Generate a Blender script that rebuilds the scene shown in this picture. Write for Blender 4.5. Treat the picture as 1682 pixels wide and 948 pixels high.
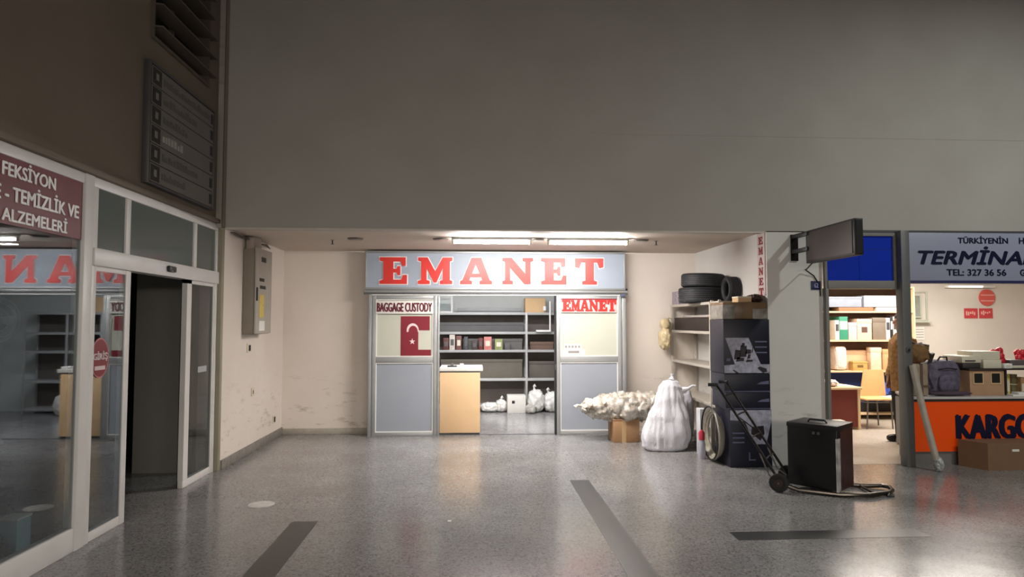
import bpy, bmesh, math, random
from mathutils import Vector, Matrix, noise
for _o in list(bpy.data.objects):
    bpy.data.objects.remove(_o)
S = bpy.context.scene
COL = S.collection
R = math.radians
# ------------------------------------------------------------------ camera
cam = bpy.data.cameras.new('camera')
cam.sensor_width = 36.0
cam.lens = 36.0 * 1100.0 / 1682.0
cam.clip_end = 200
camo = bpy.data.objects.new('camera', cam)
COL.objects.link(camo)
camo.location = (0, 0, 1.6)
camo.rotation_euler = (R(90 + 2.9144), 0, R(-3.2737))
S.camera = camo
# ------------------------------------------------------------------ colour management
S.view_settings.view_transform = 'Standard'
S.view_settings.look = 'None'
S.view_settings.exposure = 0.0
S.view_settings.gamma = 1.0
S.view_settings.use_curve_mapping = False
# ------------------------------------------------------------------ world and lights
W = bpy.data.worlds.new('hall_ambient')
S.world = W
W.use_nodes = True
W.node_tree.nodes['Background'].inputs[0].default_value = (1.0, 0.90, 0.80, 1)
W.node_tree.nodes['Background'].inputs[1].default_value = 0.036

def lin(c):
    return tuple(((v / 255.0) / 12.92 if v / 255.0 <= 0.04045 else ((v / 255.0 + 0.055) / 1.055) ** 2.4) for v in c)

def area(name, loc, rot, sx, sy, power, col):
    l = bpy.data.lights.new(name, 'AREA')
    l.shape = 'RECTANGLE'
    l.size, l.size_y = sx, sy
    l.energy = power
    l.color = lin(col)
    o = bpy.data.objects.new(name, l)
    o.location = loc
    o.rotation_euler = rot
    COL.objects.link(o)
    return o

def point(name, loc, power, col, r=0.08):
    l = bpy.data.lights.new(name, 'POINT')
    l.energy = power
    l.color = lin(col)
    l.shadow_soft_size = r
    o = bpy.data.objects.new(name, l)
    o.location = loc
    COL.objects.link(o)
    return o

area('hall_lamp_right', (6.3, 3.9, 5.5), (0, 0, 0), 0.3, 0.3, 145, (236, 242, 236))
area('hall_ceiling_light', (1.0, 0.0, 7.0), (0, 0, 0), 9.0, 7.0, 20, (255, 240, 222))
area('rear_fill_light', (1.5, -5.0, 2.6), (R(24), 0, 0), 9.0, 0.8, 600, (255, 244, 232))  # unseen fill added behind the camera to brighten the big wall and shop fronts
area('alcove_tube_light', (0.8, 8.15, 2.52), (0, 0, 0), 2.1, 0.08, 85, (255, 246, 238))
area('custody_room_tube_light', (0.3, 10.45, 2.58), (0, 0, 0), 2.4, 0.15, 120, (246, 248, 255))
area('cargo_shop_tube_light', (6.6, 9.6, 2.62), (0, 0, 0), 2.6, 0.9, 170, (255, 246, 236))

# ------------------------------------------------------------------ materials
MATS = {}
def pm(name, col, rough=0.6, metal=0.0, var=0.06, scale=6.0, bump=0.0, bscale=40.0, emis=0.0, alpha=1.0, spec=0.5, col2=None):
    if name in MATS:
        return MATS[name]
    m = bpy.data.materials.new(name)
    m.use_nodes = True
    nt = m.node_tree
    b = nt.nodes['Principled BSDF']
    c = lin(col)
    tc = nt.nodes.new('ShaderNodeTexCoord')
    n = nt.nodes.new('ShaderNodeTexNoise')
    n.inputs['Scale'].default_value = scale
    n.inputs['Detail'].default_value = 5
    nt.links.new(tc.outputs['Object'], n.inputs['Vector'])
    r = nt.nodes.new('ShaderNodeValToRGB')
    r.color_ramp.elements[0].position = 0.3
    r.color_ramp.elements[1].position = 0.7
    c2 = lin(col2) if col2 else tuple(min(1, v * (1 + var)) for v in c)
    c1 = c if col2 else tuple(v * (1 - var) for v in c)
    r.color_ramp.elements[0].color = (*c1, 1)
    r.color_ramp.elements[1].color = (*c2, 1)
    nt.links.new(n.outputs['Fac'], r.inputs['Fac'])
    nt.links.new(r.outputs['Color'], b.inputs['Base Color'])
    b.inputs['Roughness'].default_value = rough
    b.inputs['Metallic'].default_value = metal
    b.inputs['Specular IOR Level'].default_value = spec
    if emis:
        b.inputs['Emission Color'].default_value = (*c, 1)
        b.inputs['Emission Strength'].default_value = emis
    if bump:
        n2 = nt.nodes.new('ShaderNodeTexNoise')
        n2.inputs['Scale'].default_value = bscale
        n2.inputs['Detail'].default_value = 4
        nt.links.new(tc.outputs['Object'], n2.inputs['Vector'])
        bp = nt.nodes.new('ShaderNodeBump')
        bp.inputs['Strength'].default_value = bump
        bp.inputs['Distance'].default_value = 0.02
        nt.links.new(n2.outputs['Fac'], bp.inputs['Height'])
        nt.links.new(bp.outputs['Normal'], b.inputs['Normal'])
    if alpha < 1:
        b.inputs['Alpha'].default_value = alpha
    MATS[name] = m
    return m

def plaster(name, col, col2, stain=None):
    m = bpy.data.materials.new(name)
    m.use_nodes = True
    nt = m.node_tree
    b = nt.nodes['Principled BSDF']
    b.inputs['Roughness'].default_value = 0.75
    b.inputs['Specular IOR Level'].default_value = 0.25
    g = nt.nodes.new('ShaderNodeNewGeometry')
    n = nt.nodes.new('ShaderNodeTexNoise')
    n.inputs['Scale'].default_value = 0.8
    n.inputs['Detail'].default_value = 7
    n.inputs['Roughness'].default_value = 0.6
    nt.links.new(g.outputs['Position'], n.inputs['Vector'])
    r = nt.nodes.new('ShaderNodeValToRGB')
    r.color_ramp.elements[0].position = 0.35
    r.color_ramp.elements[1].position = 0.65
    r.color_ramp.elements[0].color = (*lin(col), 1)
    r.color_ramp.elements[1].color = (*lin(col2), 1)
    nt.links.new(n.outputs['Fac'], r.inputs['Fac'])
    out = r.outputs['Color']
    if stain:                                   # scuffs and dirty streaks near the bottom of the wall
        mp = nt.nodes.new('ShaderNodeMapping')
        mp.inputs['Scale'].default_value = (2.2, 2.2, 7.0)
        nt.links.new(g.outputs['Position'], mp.inputs['Vector'])
        n2 = nt.nodes.new('ShaderNodeTexNoise')
        n2.inputs['Scale'].default_value = 1.6
        n2.inputs['Detail'].default_value = 9
        n2.inputs['Roughness'].default_value = 0.7
        nt.links.new(mp.outputs['Vector'], n2.inputs['Vector'])
        sx = nt.nodes.new('ShaderNodeSeparateXYZ')
        nt.links.new(g.outputs['Position'], sx.inputs['Vector'])
        mr = nt.nodes.new('ShaderNodeMapRange')
        mr.inputs['From Min'].default_value = 1.1
        mr.inputs['From Max'].default_value = 0.3
        nt.links.new(sx.outputs['Z'], mr.inputs['Value'])
        r2 = nt.nodes.new('ShaderNodeValToRGB')
        r2.color_ramp.elements[0].position = 0.56
        r2.color_ramp.elements[1].position = 0.70
        r2.color_ramp.elements[0].color = (0, 0, 0, 1)
        r2.color_ramp.elements[1].color = (0.75, 0.75, 0.75, 1)
        nt.links.new(n2.outputs['Fac'], r2.inputs['Fac'])
        mu = nt.nodes.new('ShaderNodeMath')
        mu.operation = 'MULTIPLY'
        nt.links.new(r2.outputs['Color'], mu.inputs[0])
        nt.links.new(mr.outputs['Result'], mu.inputs[1])
        mx = nt.nodes.new('ShaderNodeMix')
        mx.data_type = 'RGBA'
        nt.links.new(mu.outputs[0], mx.inputs['Factor'])
        nt.links.new(out, mx.inputs['A'])
        mx.inputs['B'].default_value = (*lin(stain), 1)
        out = mx.outputs['Result']
    nt.links.new(out, b.inputs['Base Color'])
    n3 = nt.nodes.new('ShaderNodeTexNoise')
    n3.inputs['Scale'].default_value = 60
    nt.links.new(g.outputs['Position'], n3.inputs['Vector'])
    bp = nt.nodes.new('ShaderNodeBump')
    bp.inputs['Strength'].default_value = 0.08
    bp.inputs['Distance'].default_value = 0.01
    nt.links.new(n3.outputs['Fac'], bp.inputs['Height'])
    nt.links.new(bp.outputs['Normal'], b.inputs['Normal'])
    return m

def terrazzo(name, base, light, dark, joint, rough):
    m = bpy.data.materials.new(name)
    m.use_nodes = True
    nt = m.node_tree
    L = nt.links.new
    b = nt.nodes['Principled BSDF']
    g = nt.nodes.new('ShaderNodeNewGeometry')
    v = nt.nodes.new('ShaderNodeTexVoronoi')
    v.inputs['Scale'].default_value = 85
    L(g.outputs['Position'], v.inputs['Vector'])
    sep = nt.nodes.new('ShaderNodeSeparateColor')
    L(v.outputs['Color'], sep.inputs['Color'])
    r = nt.nodes.new('ShaderNodeValToRGB')
    cr = r.color_ramp
    cr.interpolation = 'CONSTANT'
    cr.elements[0].position = 0.0
    cr.elements[0].color = (*lin(dark), 1)
    cr.elements[1].position = 0.16
    cr.elements[1].color = (*lin(base), 1)
    e = cr.elements.new(0.78)
    e.color = (*lin(light), 1)
    L(sep.outputs['Red'], r.inputs['Fac'])
    # tile to tile difference
    br = nt.nodes.new('ShaderNodeTexBrick')
    br.offset = 0.0
    br.squash = 1.0
    br.inputs['Scale'].default_value = 1.0
    br.inputs['Brick Width'].default_value = 0.4
    br.inputs['Row Height'].default_value = 0.4
    br.inputs['Mortar Size'].default_value = 0.0025
    br.inputs['Mortar Smooth'].default_value = 0.2
    br.inputs['Bias'].default_value = 0.0
    br.inputs['Color1'].default_value = (0.88, 0.88, 0.88, 1)
    br.inputs['Color2'].default_value = (1.0, 1.0, 1.0, 1)
    br.inputs['Mortar'].default_value = (joint, joint, joint, 1)
    mp = nt.nodes.new('ShaderNodeMapping')
    mp.inputs['Location'].default_value = (0.03, 0.05, 0)
    L(g.outputs['Position'], mp.inputs['Vector'])
    L(mp.outputs['Vector'], br.inputs['Vector'])
    mx = nt.nodes.new('ShaderNodeMix')
    mx.data_type = 'RGBA'
    mx.blend_type = 'MULTIPLY'
    mx.inputs['Factor'].default_value = 1.0
    L(r.outputs['Color'], mx.inputs['A'])
    L(br.outputs['Color'], mx.inputs['B'])
    # large worn patches
    n = nt.nodes.new('ShaderNodeTexNoise')
    n.inputs['Scale'].default_value = 1.1
    n.inputs['Detail'].default_value = 8
    n.inputs['Roughness'].default_value = 0.65
    L(g.outputs['Position'], n.inputs['Vector'])
    r2 = nt.nodes.new('ShaderNodeValToRGB')
    r2.color_ramp.elements[0].position = 0.35
    r2.color_ramp.elements[1].position = 0.68
    r2.color_ramp.elements[0].color = (0.8, 0.79, 0.78, 1)
    r2.color_ramp.elements[1].color = (1, 1, 1, 1)
    L(n.outputs['Fac'], r2.inputs['Fac'])
    mx2 = nt.nodes.new('ShaderNodeMix')
    mx2.data_type = 'RGBA'
    mx2.blend_type = 'MULTIPLY'
    mx2.inputs['Factor'].default_value = 1.0
    L(mx.outputs['Result'], mx2.inputs['A'])
    L(r2.outputs['Color'], mx2.inputs['B'])
    L(mx2.outputs['Result'], b.inputs['Base Color'])
    mr = nt.nodes.new('ShaderNodeMapRange')
    mr.inputs['To Min'].default_value = rough - 0.07
    mr.inputs['To Max'].default_value = rough + 0.10
    L(n.outputs['Fac'], mr.inputs['Value'])
    L(mr.outputs['Result'], b.inputs['Roughness'])
    b.inputs['Specular IOR Level'].default_value = 0.6
    bp = nt.nodes.new('ShaderNodeBump')
    bp.inputs['Strength'].default_value = 0.12
    bp.inputs['Distance'].default_value = 0.01
    n4 = nt.nodes.new('ShaderNodeTexNoise')
    n4.inputs['Scale'].default_value = 5
    L(g.outputs['Position'], n4.inputs['Vector'])
    L(n4.outputs['Fac'], bp.inputs['Height'])
    L(bp.outputs['Normal'], b.inputs['Normal'])
    return m

def glass(name, tint, f0, rough=0.015):
    m = bpy.data.materials.new(name)
    m.use_nodes = True
    nt = m.node_tree
    L = nt.links.new
    for n in list(nt.nodes):
        nt.nodes.remove(n)
    out = nt.nodes.new('ShaderNodeOutputMaterial')
    tr = nt.nodes.new('ShaderNodeBsdfTransparent')
    tr.inputs[0].default_value = (*tint, 1)
    gl = nt.nodes.new('ShaderNodeBsdfGlossy')
    gl.inputs['Roughness'].default_value = rough
    gl.inputs['Color'].default_value = (0.92, 0.95, 1, 1)
    n = nt.nodes.new('ShaderNodeTexNoise')
    n.inputs['Scale'].default_value = 1.3
    tcx = nt.nodes.new('ShaderNodeTexCoord')
    L(tcx.outputs['Object'], n.inputs['Vector'])
    bp = nt.nodes.new('ShaderNodeBump')
    bp.inputs['Strength'].default_value = 0.01
    L(n.outputs['Fac'], bp.inputs['Height'])
    L(bp.outputs['Normal'], gl.inputs['Normal'])
    # reflectance from the angle to the pane (Schlick), the same for both faces of the pane
    g = nt.nodes.new('ShaderNodeNewGeometry')
    dp = nt.nodes.new('ShaderNodeVectorMath')
    dp.operation = 'DOT_PRODUCT'
    L(g.outputs['Normal'], dp.inputs[0])
    L(g.outputs['Incoming'], dp.inputs[1])
    def mth(op, a, b=None):
        n_ = nt.nodes.new('ShaderNodeMath')
        n_.operation = op
        for k, v in enumerate((a, b)):
            if v is None:
                continue
            if isinstance(v, (int, float)):
                n_.inputs[k].default_value = v
            else:
                L(v, n_.inputs[k])
        return n_.outputs[0]
    c = mth('ABSOLUTE', dp.outputs['Value'])
    fac = mth('ADD', mth('MULTIPLY', mth('POWER', mth('SUBTRACT', 1.0, c), 5.0), 1.0 - f0), f0)
    mx = nt.nodes.new('ShaderNodeMixShader')
    L(fac, mx.inputs[0])
    L(tr.outputs[0], mx.inputs[1])
    L(gl.outputs[0], mx.inputs[2])
    L(mx.outputs[0], out.inputs[0])
    return m

M_FASCIA = plaster('fascia paint', (172, 167, 161), (180, 176, 170))
M_WALLIN = plaster('alcove paint', (220, 210, 200), (227, 218, 209), stain=(150, 140, 126))
M_LEFTW = plaster('left wall paint', (118, 106, 94), (126, 114, 102))
M_CEIL = plaster('ceiling paint', (196, 184, 172), (206, 194, 182))
M_PILLAR = plaster('pillar paint', (214, 212, 208), (222, 220, 216), stain=(150, 145, 138))
M_WARM = plaster('shop wall paint', (206, 200, 192), (213, 207, 199))
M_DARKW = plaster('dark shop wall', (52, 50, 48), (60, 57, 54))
M_GREYW = plaster('grey shop partition', (150, 146, 140), (158, 154, 148))
M_FLOOR = terrazzo('grey terrazzo', (140, 139, 139), (157, 156, 156), (112, 110, 109), 0.84, 0.17)
M_FLOORW = terrazzo('beige terrazzo', (200, 188, 172), (211, 200, 186), (184, 171, 154), 0.86, 0.32)
M_STRIP = pm('dark floor inlay', (52, 52, 53), 0.30, var=0.08, scale=30, bump=0.05)
M_GLASS = glass('tinted shop glass', (0.72, 0.76, 0.76), 0.13)
M_CLEAR = glass('clear glass', (0.92, 0.95, 0.95), 0.04)
M_ALU = pm('white painted aluminium', (222, 219, 216), 0.42, var=0.05, scale=3)
M_ALUG = pm('brushed grey aluminium', (158, 160, 160), 0.38, 0.35, var=0.05, scale=3)
M_ALUD = pm('dull dark aluminium', (92, 92, 94), 0.45, 0.4, var=0.05)
M_BLACK = pm('black plastic', (16, 16, 18), 0.45, var=0.1)
M_RUB = pm('rubber seal', (28, 28, 28), 0.7)
M_STEEL = pm('worn steel', (120, 118, 116), 0.35, 0.8, var=0.12, scale=20)
M_RACK = pm('grey rack steel', (184, 178, 168), 0.45, 0.1, var=0.06, scale=8)
M_CARD = pm('brown cardboard', (158, 122, 88), 0.85, var=0.08, scale=5, bump=0.06)
M_CARDL = pm('light cardboard', (205, 172, 130), 0.85, var=0.05, scale=5, bump=0.05)
M_TAPE = pm('clear brown tape', (176, 146, 104), 0.25, var=0.05)
M_WHITE = pm('white plastic', (225, 225, 222), 0.45, var=0.03)
M_CREAM = pm('cream plastic', (214, 206, 186), 0.5, var=0.04)
M_PAPER = pm('white paper', (228, 226, 220), 0.8, var=0.03)
M_NAVY = pm('navy printed card', (15, 18, 38), 0.45, var=0.12, scale=4)
M_RED = pm('sign red', (196, 34, 24), 0.4, var=0.06)
M_DKRED = pm('dark red vinyl', (128, 22, 34), 0.35, var=0.06)
M_TYRE = pm('tyre rubber', (40, 41, 46), 0.62, var=0.15, scale=12, bump=0.15)
M_FAB = pm('woven white sack', (216, 216, 224), 0.62, var=0.06, scale=12, bump=0.35, bscale=70)

# ------------------------------------------------------------------ mesh building
class MB:
    def __init__(self):
        self.bm = bmesh.new()

    def _new(self, geom_verts, mat4=None):
        if mat4 is not None:
            bmesh.ops.transform(self.bm, matrix=mat4, verts=geom_verts)

    def box(self, x0, x1, y0, y1, z0, z1, bev=0.0, m=None):
        r = bmesh.ops.create_cube(self.bm, size=1.0)
        vs = r['verts']
        for v in vs:
            v.co = Vector((x0 + (v.co.x + .5) * (x1 - x0), y0 + (v.co.y + .5) * (y1 - y0), z0 + (v.co.z + .5) * (z1 - z0)))
        if m is not None:
            bmesh.ops.transform(self.bm, matrix=m, verts=vs)
        if bev:
            es = list({e for v in vs for e in v.link_edges})
            bmesh.ops.bevel(self.bm, geom=es, offset=bev, segments=2, profile=0.5, affect='EDGES')
        return self

    def cyl(self, p0, p1, r, seg=16, r2=None):
        p0, p1 = Vector(p0), Vector(p1)
        d = p1 - p0
        q = Vector((0, 0, 1)).rotation_difference(d.normalized()).to_matrix().to_4x4()
        bmesh.ops.create_cone(self.bm, cap_ends=True, segments=seg, radius1=r, radius2=(r if r2 is None else r2), depth=d.length,
                              matrix=Matrix.Translation((p0 + p1) / 2) @ q)
        return self

    def tube(self, pts, r, seg=10, closed=False):
        P = [Vector(p) for p in pts]
        n = len(P)
        rings = []
        up = None
        for i, p in enumerate(P):
            a = P[(i - 1) % n] if (closed or i > 0) else P[i]
            c = P[(i + 1) % n] if (closed or i < n - 1) else P[i]
            t = (c - a).normalized()
            if up is None:
                up = t.orthogonal().normalized()
            else:
                up = (up - t * up.dot(t))
                up = up.normalized() if up.length > 1e-6 else t.orthogonal().normalized()
            s = t.cross(up)
            rr = r[i] if isinstance(r, (list, tuple)) else r
            rings.append([self.bm.verts.new(p + (up * math.cos(2 * math.pi * k / seg) + s * math.sin(2 * math.pi * k / seg)) * rr) for k in range(seg)])
        m = n if closed else n - 1
        for i in range(m):
            A, B = rings[i], rings[(i + 1) % n]
            for k in range(seg):
                self.bm.faces.new((A[k], A[(k + 1) % seg], B[(k + 1) % seg], B[k]))
        if not closed:
            self.bm.faces.new(list(reversed(rings[0])))
            self.bm.faces.new(rings[-1])
        return self

    def torus(self, c, axis, RR, r, seg=40, rs=12, sq=1.0, jit=0.0, seed=0):
        q = Vector((0, 0, 1)).rotation_difference(Vector(axis).normalized()).to_matrix()
        pts = []
        rnd = random.Random(seed)
        ph = rnd.random() * 6
        for k in range(seg):
            a = 2 * math.pi * k / seg
            rad = RR * (1 + jit * math.sin(2 * a + ph))
            pts.append(Vector(c) + q @ Vector((math.cos(a) * rad, math.sin(a) * rad, jit * 0.1 * math.sin(3 * a + ph))))
        self.tube(pts, r, rs, closed=True)
        return self

    def lathe(self, c, axis, prof, seg=40):
        """prof = list of (radius, height) pairs, closed round an axis"""
        q = Vector((0, 0, 1)).rotation_difference(Vector(axis).normalized()).to_matrix()
        rings = []
        for (rr, h) in prof:
            rings.append([self.bm.verts.new(Vector(c) + q @ Vector((math.cos(2 * math.pi * k / seg) * rr, math.sin(2 * math.pi * k / seg) * rr, h))) for k in range(seg)])
        n = len(prof)
        for i in range(n):
            A, B = rings[i], rings[(i + 1) % n]
            for k in range(seg):
                self.bm.faces.new((A[k], A[(k + 1) % seg], B[(k + 1) % seg], B[k]))
        return self

    def prism(self, pts, vec):
        """closed polygon (3D points) pushed along vec"""
        vec = Vector(vec)
        A = [self.bm.verts.new(Vector(p)) for p in pts]
        B = [self.bm.verts.new(Vector(p) + vec) for p in pts]
        n = len(A)
        self.bm.faces.new(A)
        self.bm.faces.new(list(reversed(B)))
        for i in range(n):
            self.bm.faces.new((A[i], B[i], B[(i + 1) % n], A[(i + 1) % n]))
        return self

    def blob(self, c, rad, amp=0.1, freq=4.0, sub=4, seed=0, flat=None, m=None, pw=1.0):
        r = bmesh.ops.create_icosphere(self.bm, subdivisions=sub, radius=1.0)
        off = Vector((seed * 7.3, seed * 3.1, seed * 1.7))
        for v in r['verts']:
            d = v.co.normalized()
            if pw != 1.0:                       # rounder or boxier body
                d = Vector([math.copysign(abs(t) ** pw, t) for t in d])
            n = noise.fractal(v.co.normalized() * freq + off, 1.0, 2.0, 3)
            p = d * (1 + amp * n)
            p = Vector((p.x * rad[0], p.y * rad[1], p.z * rad[2]))
            if m is not None:
                p = m @ p
            p = p + Vector(c)
            if flat is not None and p.z < flat:
                p.z = flat + (p.z - flat) * 0.02
            v.co = p
        return self

    def build(self, name, mat, parent=None, loc=None, sharp=35):
        bm = self.bm
        bmesh.ops.recalc_face_normals(bm, faces=bm.faces[:])
        if parent is not None:
            root = parent
            while root.parent:
                root = root.parent
            base = Vector(root.location)
        else:
            xs = [v.co for v in bm.verts]
            if loc is not None:
                base = Vector(loc)
            else:
                base = Vector(((min(v.x for v in xs) + max(v.x for v in xs)) / 2, (min(v.y for v in xs) + max(v.y for v in xs)) / 2, min(v.z for v in xs)))
        for v in bm.verts:
            v.co -= base
        me = bpy.data.meshes.new(name)
        for f in bm.faces:
            f.smooth = True
        bm.to_mesh(me)
        bm.free()
        me.set_sharp_from_angle(angle=R(sharp))
        me.materials.append(mat)
        o = bpy.data.objects.new(name, me)
        COL.objects.link(o)
        if parent is not None:
            o.parent = parent
        else:
            o.location = base
        return o

def tag(o, label, cat=None, group=None, kind=None):
    o['label'] = label
    if cat:
        o['category'] = cat
    if group:
        o['group'] = group
    if kind:
        o['kind'] = kind
    return o

def thing(name, loc, label, cat, group=None, kind=None):
    o = bpy.data.objects.new(name, None)
    o.empty_display_size = 0.1
    o.location = loc
    COL.objects.link(o)
    return tag(o, label, cat, group, kind)

def struct(o, label, cat):
    return tag(o, label, cat, kind='structure')

def B(*a, **k):
    return MB().box(*a, **k)

# flat outlines (letters, emblems) --------------------------------------------------
def frame_mat(origin, facing):
    """2D (u, v) -> world; facing: 'front' looks to -Y, 'right' looks to +X, 'left' looks to -X"""
    if facing == 'front':
        ax, ay, az = (1, 0, 0), (0, 0, 1), (0, -1, 0)
    elif facing == 'right':
        ax, ay, az = (0, 1, 0), (0, 0, 1), (1, 0, 0)
    else:
        ax, ay, az = (0, -1, 0), (0, 0, 1), (-1, 0, 0)
    m = Matrix((Vector(ax), Vector(ay), Vector(az))).transposed().to_4x4()
    return Matrix.Translation(origin) @ m

def mesh_part(name, me, mat, parent, m4):
    root = parent
    while root.parent:
        root = root.parent
    me.transform(Matrix.Translation(-Vector(root.location)) @ m4)
    me.materials.clear()
    me.materials.append(mat)
    me.name = name
    o = bpy.data.objects.new(name, me)
    o.parent = parent
    COL.objects.link(o)
    return o

def outline(name, polys, mat, parent, m4, thick=0.006, offset=0.0):
    cu = bpy.data.curves.new(name, 'CURVE')
    cu.dimensions = '2D'
    cu.fill_mode = 'BOTH'
    cu.extrude = thick / 2
    cu.offset = offset
    for P in polys:
        s = cu.splines.new('POLY')
        s.points.add(len(P) - 1)
        for i, p in enumerate(P):
            s.points[i].co = (p[0], p[1], 0, 1)
        s.use_cyclic_u = True
    ob = bpy.data.objects.new(name + '_tmp', cu)
    COL.objects.link(ob)
    dg = bpy.context.evaluated_depsgraph_get()
    me = bpy.data.meshes.new_from_object(ob.evaluated_get(dg))
    bpy.data.objects.remove(ob)
    bpy.data.curves.remove(cu)
    return mesh_part(name, me, mat, parent, m4)

def text(name, body, mat, parent, m4, w, h, thick=0.003, bold=0.0, shear=0.0):
    """text fitted to a w x h rectangle whose lower left corner is the frame's origin"""
    cu = bpy.data.curves.new(name, 'FONT')
    cu.body = body
    cu.size = 1.0
    cu.shear = shear
    cu.resolution_u = 3
    cu.fill_mode = 'FRONT'
    cu.extrude = 0.0
    ob = bpy.data.objects.new(name + '_tmp', cu)
    COL.objects.link(ob)
    dg = bpy.context.evaluated_depsgraph_get()
    me = bpy.data.meshes.new_from_object(ob.evaluated_get(dg))
    bpy.data.objects.remove(ob)
    bpy.data.curves.remove(cu)
    xs = [v.co.x for v in me.vertices]
    ys = [v.co.y for v in me.vertices]
    x0, x1, y0, y1 = min(xs), max(xs), min(ys), max(ys)
    for v in me.vertices:
        v.co = Vector(((v.co.x - x0) / (x1 - x0) * w, (v.co.y - y0) / (y1 - y0) * h, 0.0))
    bm = bmesh.new()
    bm.from_mesh(me)
    if bold:                                    # heavier strokes: the glyphs repeated with tiny shifts
        src = bm.faces[:]
        d = bold * h * 1.6
        for i_, (dx, dz) in enumerate(((-d, 0), (d, 0), (-d * .5, d * .6), (d * .5, -d * .6))):
            g = bmesh.ops.duplicate(bm, geom=src)['geom']
            for e in g:
                if isinstance(e, bmesh.types.BMVert):
                    e.co.x += dx
                    e.co.y += dz
                    e.co.z += .0008 * (i_ + 1)
    r = bmesh.ops.extrude_face_region(bm, geom=bm.faces[:])
    for v in r['geom']:
        if isinstance(v, bmesh.types.BMVert):
            v.co.z += thick
    bmesh.ops.recalc_face_normals(bm, faces=bm.faces[:])
    bm.to_mesh(me)
    bm.free()
    return mesh_part(name, me, mat, parent, m4)

SLAB = {
 'E': [[(0,0),(1,0),(1,.34),(.86,.34),(.79,.16),(.5,.16),(.5,.43),(.62,.43),(.66,.33),(.76,.33),(.76,.67),(.66,.67),(.62,.57),(.5,.57),(.5,.84),(.76,.84),(.82,.68),(.95,.68),(.95,1),(0,1),(0,.88),(.14,.84),(.14,.16),(0,.12)]],
 'M': [[(0,0),(.34,0),(.34,.12),(.25,.15),(.25,.6),(.46,.06),(.54,.06),(.72,.6),(.72,.15),(.64,.12),(.64,0),(1,0),(1,.12),(.93,.15),(.93,.85),(1,.88),(1,1),(.72,1),(.5,.48),(.28,1),(0,1),(0,.88),(.09,.85),(.09,.15),(0,.12)]],
 'A': [[(0,0),(.37,0),(.37,.12),(.29,.15),(.32,.26),(.66,.26),(.69,.15),(.61,.12),(.61,0),(1,0),(1,.12),(.93,.15),(.66,1),(.36,1),(.07,.15),(0,.12)],[(.37,.4),(.49,.74),(.61,.4)]],
 'N': [[(0,0),(.34,0),(.34,.12),(.25,.15),(.25,.62),(.72,0),(.92,0),(.92,.85),(1,.88),(1,1),(.66,1),(.66,.88),(.75,.85),(.75,.4),(.3,1),(0,1),(0,.88),(.08,.85),(.08,.15),(0,.12)]],
 'T': [[(.25,0),(.77,0),(.77,.12),(.66,.15),(.66,.84),(.78,.84),(.86,.62),(1,.66),(1,1),(0,1),(0,.66),(.14,.62),(.22,.84),(.36,.84),(.36,.15),(.25,.12)]],
}
def slab(ch, x, z, w, h):
    return [[(x + p[0] * w, z + p[1] * h) for p in P] for P in SLAB[ch]]

# ================================================================== STRUCTURE
struct(B(-9, 3.965, -4, 14, -0.12, 0).box(3.965, 12, -4, 7.42, -0.12, 0).build('floor', M_FLOOR), 'speckled grey polished terrazzo floor of the hall and alcove', 'floor')
struct(B(3.965, 12, 7.42, 13, -0.12, 0.002).build('floor', M_FLOORW), 'beige tiled floor inside the cargo shop', 'floor')
st = [(-1.453, -1.246, -1.0, 5.565, 'dark floor strip at the left of the hall'), (0.978, 1.172, -1.0, 6.845, 'long dark floor strip running away in the middle'), (1.953, 3.30, 4.90, 5.10, 'short dark floor strip lying crosswise before the hand truck')]
for i, (a, b_, c, d, lb) in enumerate(st):
    if i == 2:
        m = MB().prism([(a - .004, 4.91, 0), (3.42, 4.91, 0), (3.42, 5.10, 0), (a + .0, 5.10, 0)], (0, 0, 0.0015))
    else:
        m = B(a, b_, c, d, 0, 0.0015)
    struct(m.build('trim_%d' % (i + 1), M_STRIP), lb, 'floor strip')

# left wall with shop opening and louvre opening
XW = -2.8
m = B(XW - .2, XW, -2, 5.85, 2.68, 7.2)
m.box(XW - .2, XW, 5.85, 7.1, 2.68, 4.07)
m.box(XW - .2, XW, 5.85, 7.1, 5.5, 7.2)
m.box(XW - .2, XW, 7.1, 7.6, 2.68, 7.2)
m.box(XW - .2, XW, -2, 2.4, 0, 2.68)
struct(m.build('wall_left', M_LEFTW), 'tall brown-beige wall above the left shop front', 'wall')
struct(B(XW - .2, XW + .055, 7.52, 10.0, 0, 2.64).build('wall_alcove_left', M_WALLIN), 'cream left wall of the alcove carrying the cabinet', 'wall')
struct(B(XW, 12, 7.4, 7.6, 2.63, 7.2).build('wall_fascia', M_FASCIA), 'huge blank greige wall above the alcove and shops', 'wall')
m = B(XW, -1.46, 9.85, 10.0, 0, 2.64).box(2.20, 3.32, 9.85, 10.0, 0, 2.64).box(-1.46, 2.20, 9.85, 10.0, 2.02, 2.64)
struct(m.build('wall_alcove_back', M_WALLIN), 'cream back wall of the alcove round the shop opening', 'wall')
struct(B(3.32, 3.965, 7.4, 11.3, 0, 2.64).build('wall_pillar', M_PILLAR), 'grey pillar wall between alcove and cargo shop', 'wall')
struct(B(XW - .2, 3.32, 7.6, 13.0, 2.64, 2.76).build('ceiling', M_CEIL), 'low beige alcove ceiling with the tube lights', 'ceiling')
struct(B(3.32, 11, 7.6, 11.5, 2.72, 2.85).build('ceiling', M_WARM), 'ceiling inside the cargo shop', 'ceiling')
struct(B(3.965, 11, 11.3, 11.5, 0, 2.72).build('wall_cargo_back', M_WARM), 'off-white back wall inside the cargo shop', 'wall')
struct(B(10.8, 11, 7.6, 11.3, 0, 2.72).build('wall_cargo_right', M_WARM), 'off-white right wall inside the cargo shop', 'wall')
M_CUST = plaster('custody room paint', (196, 200, 198), (206, 209, 206))
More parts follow.
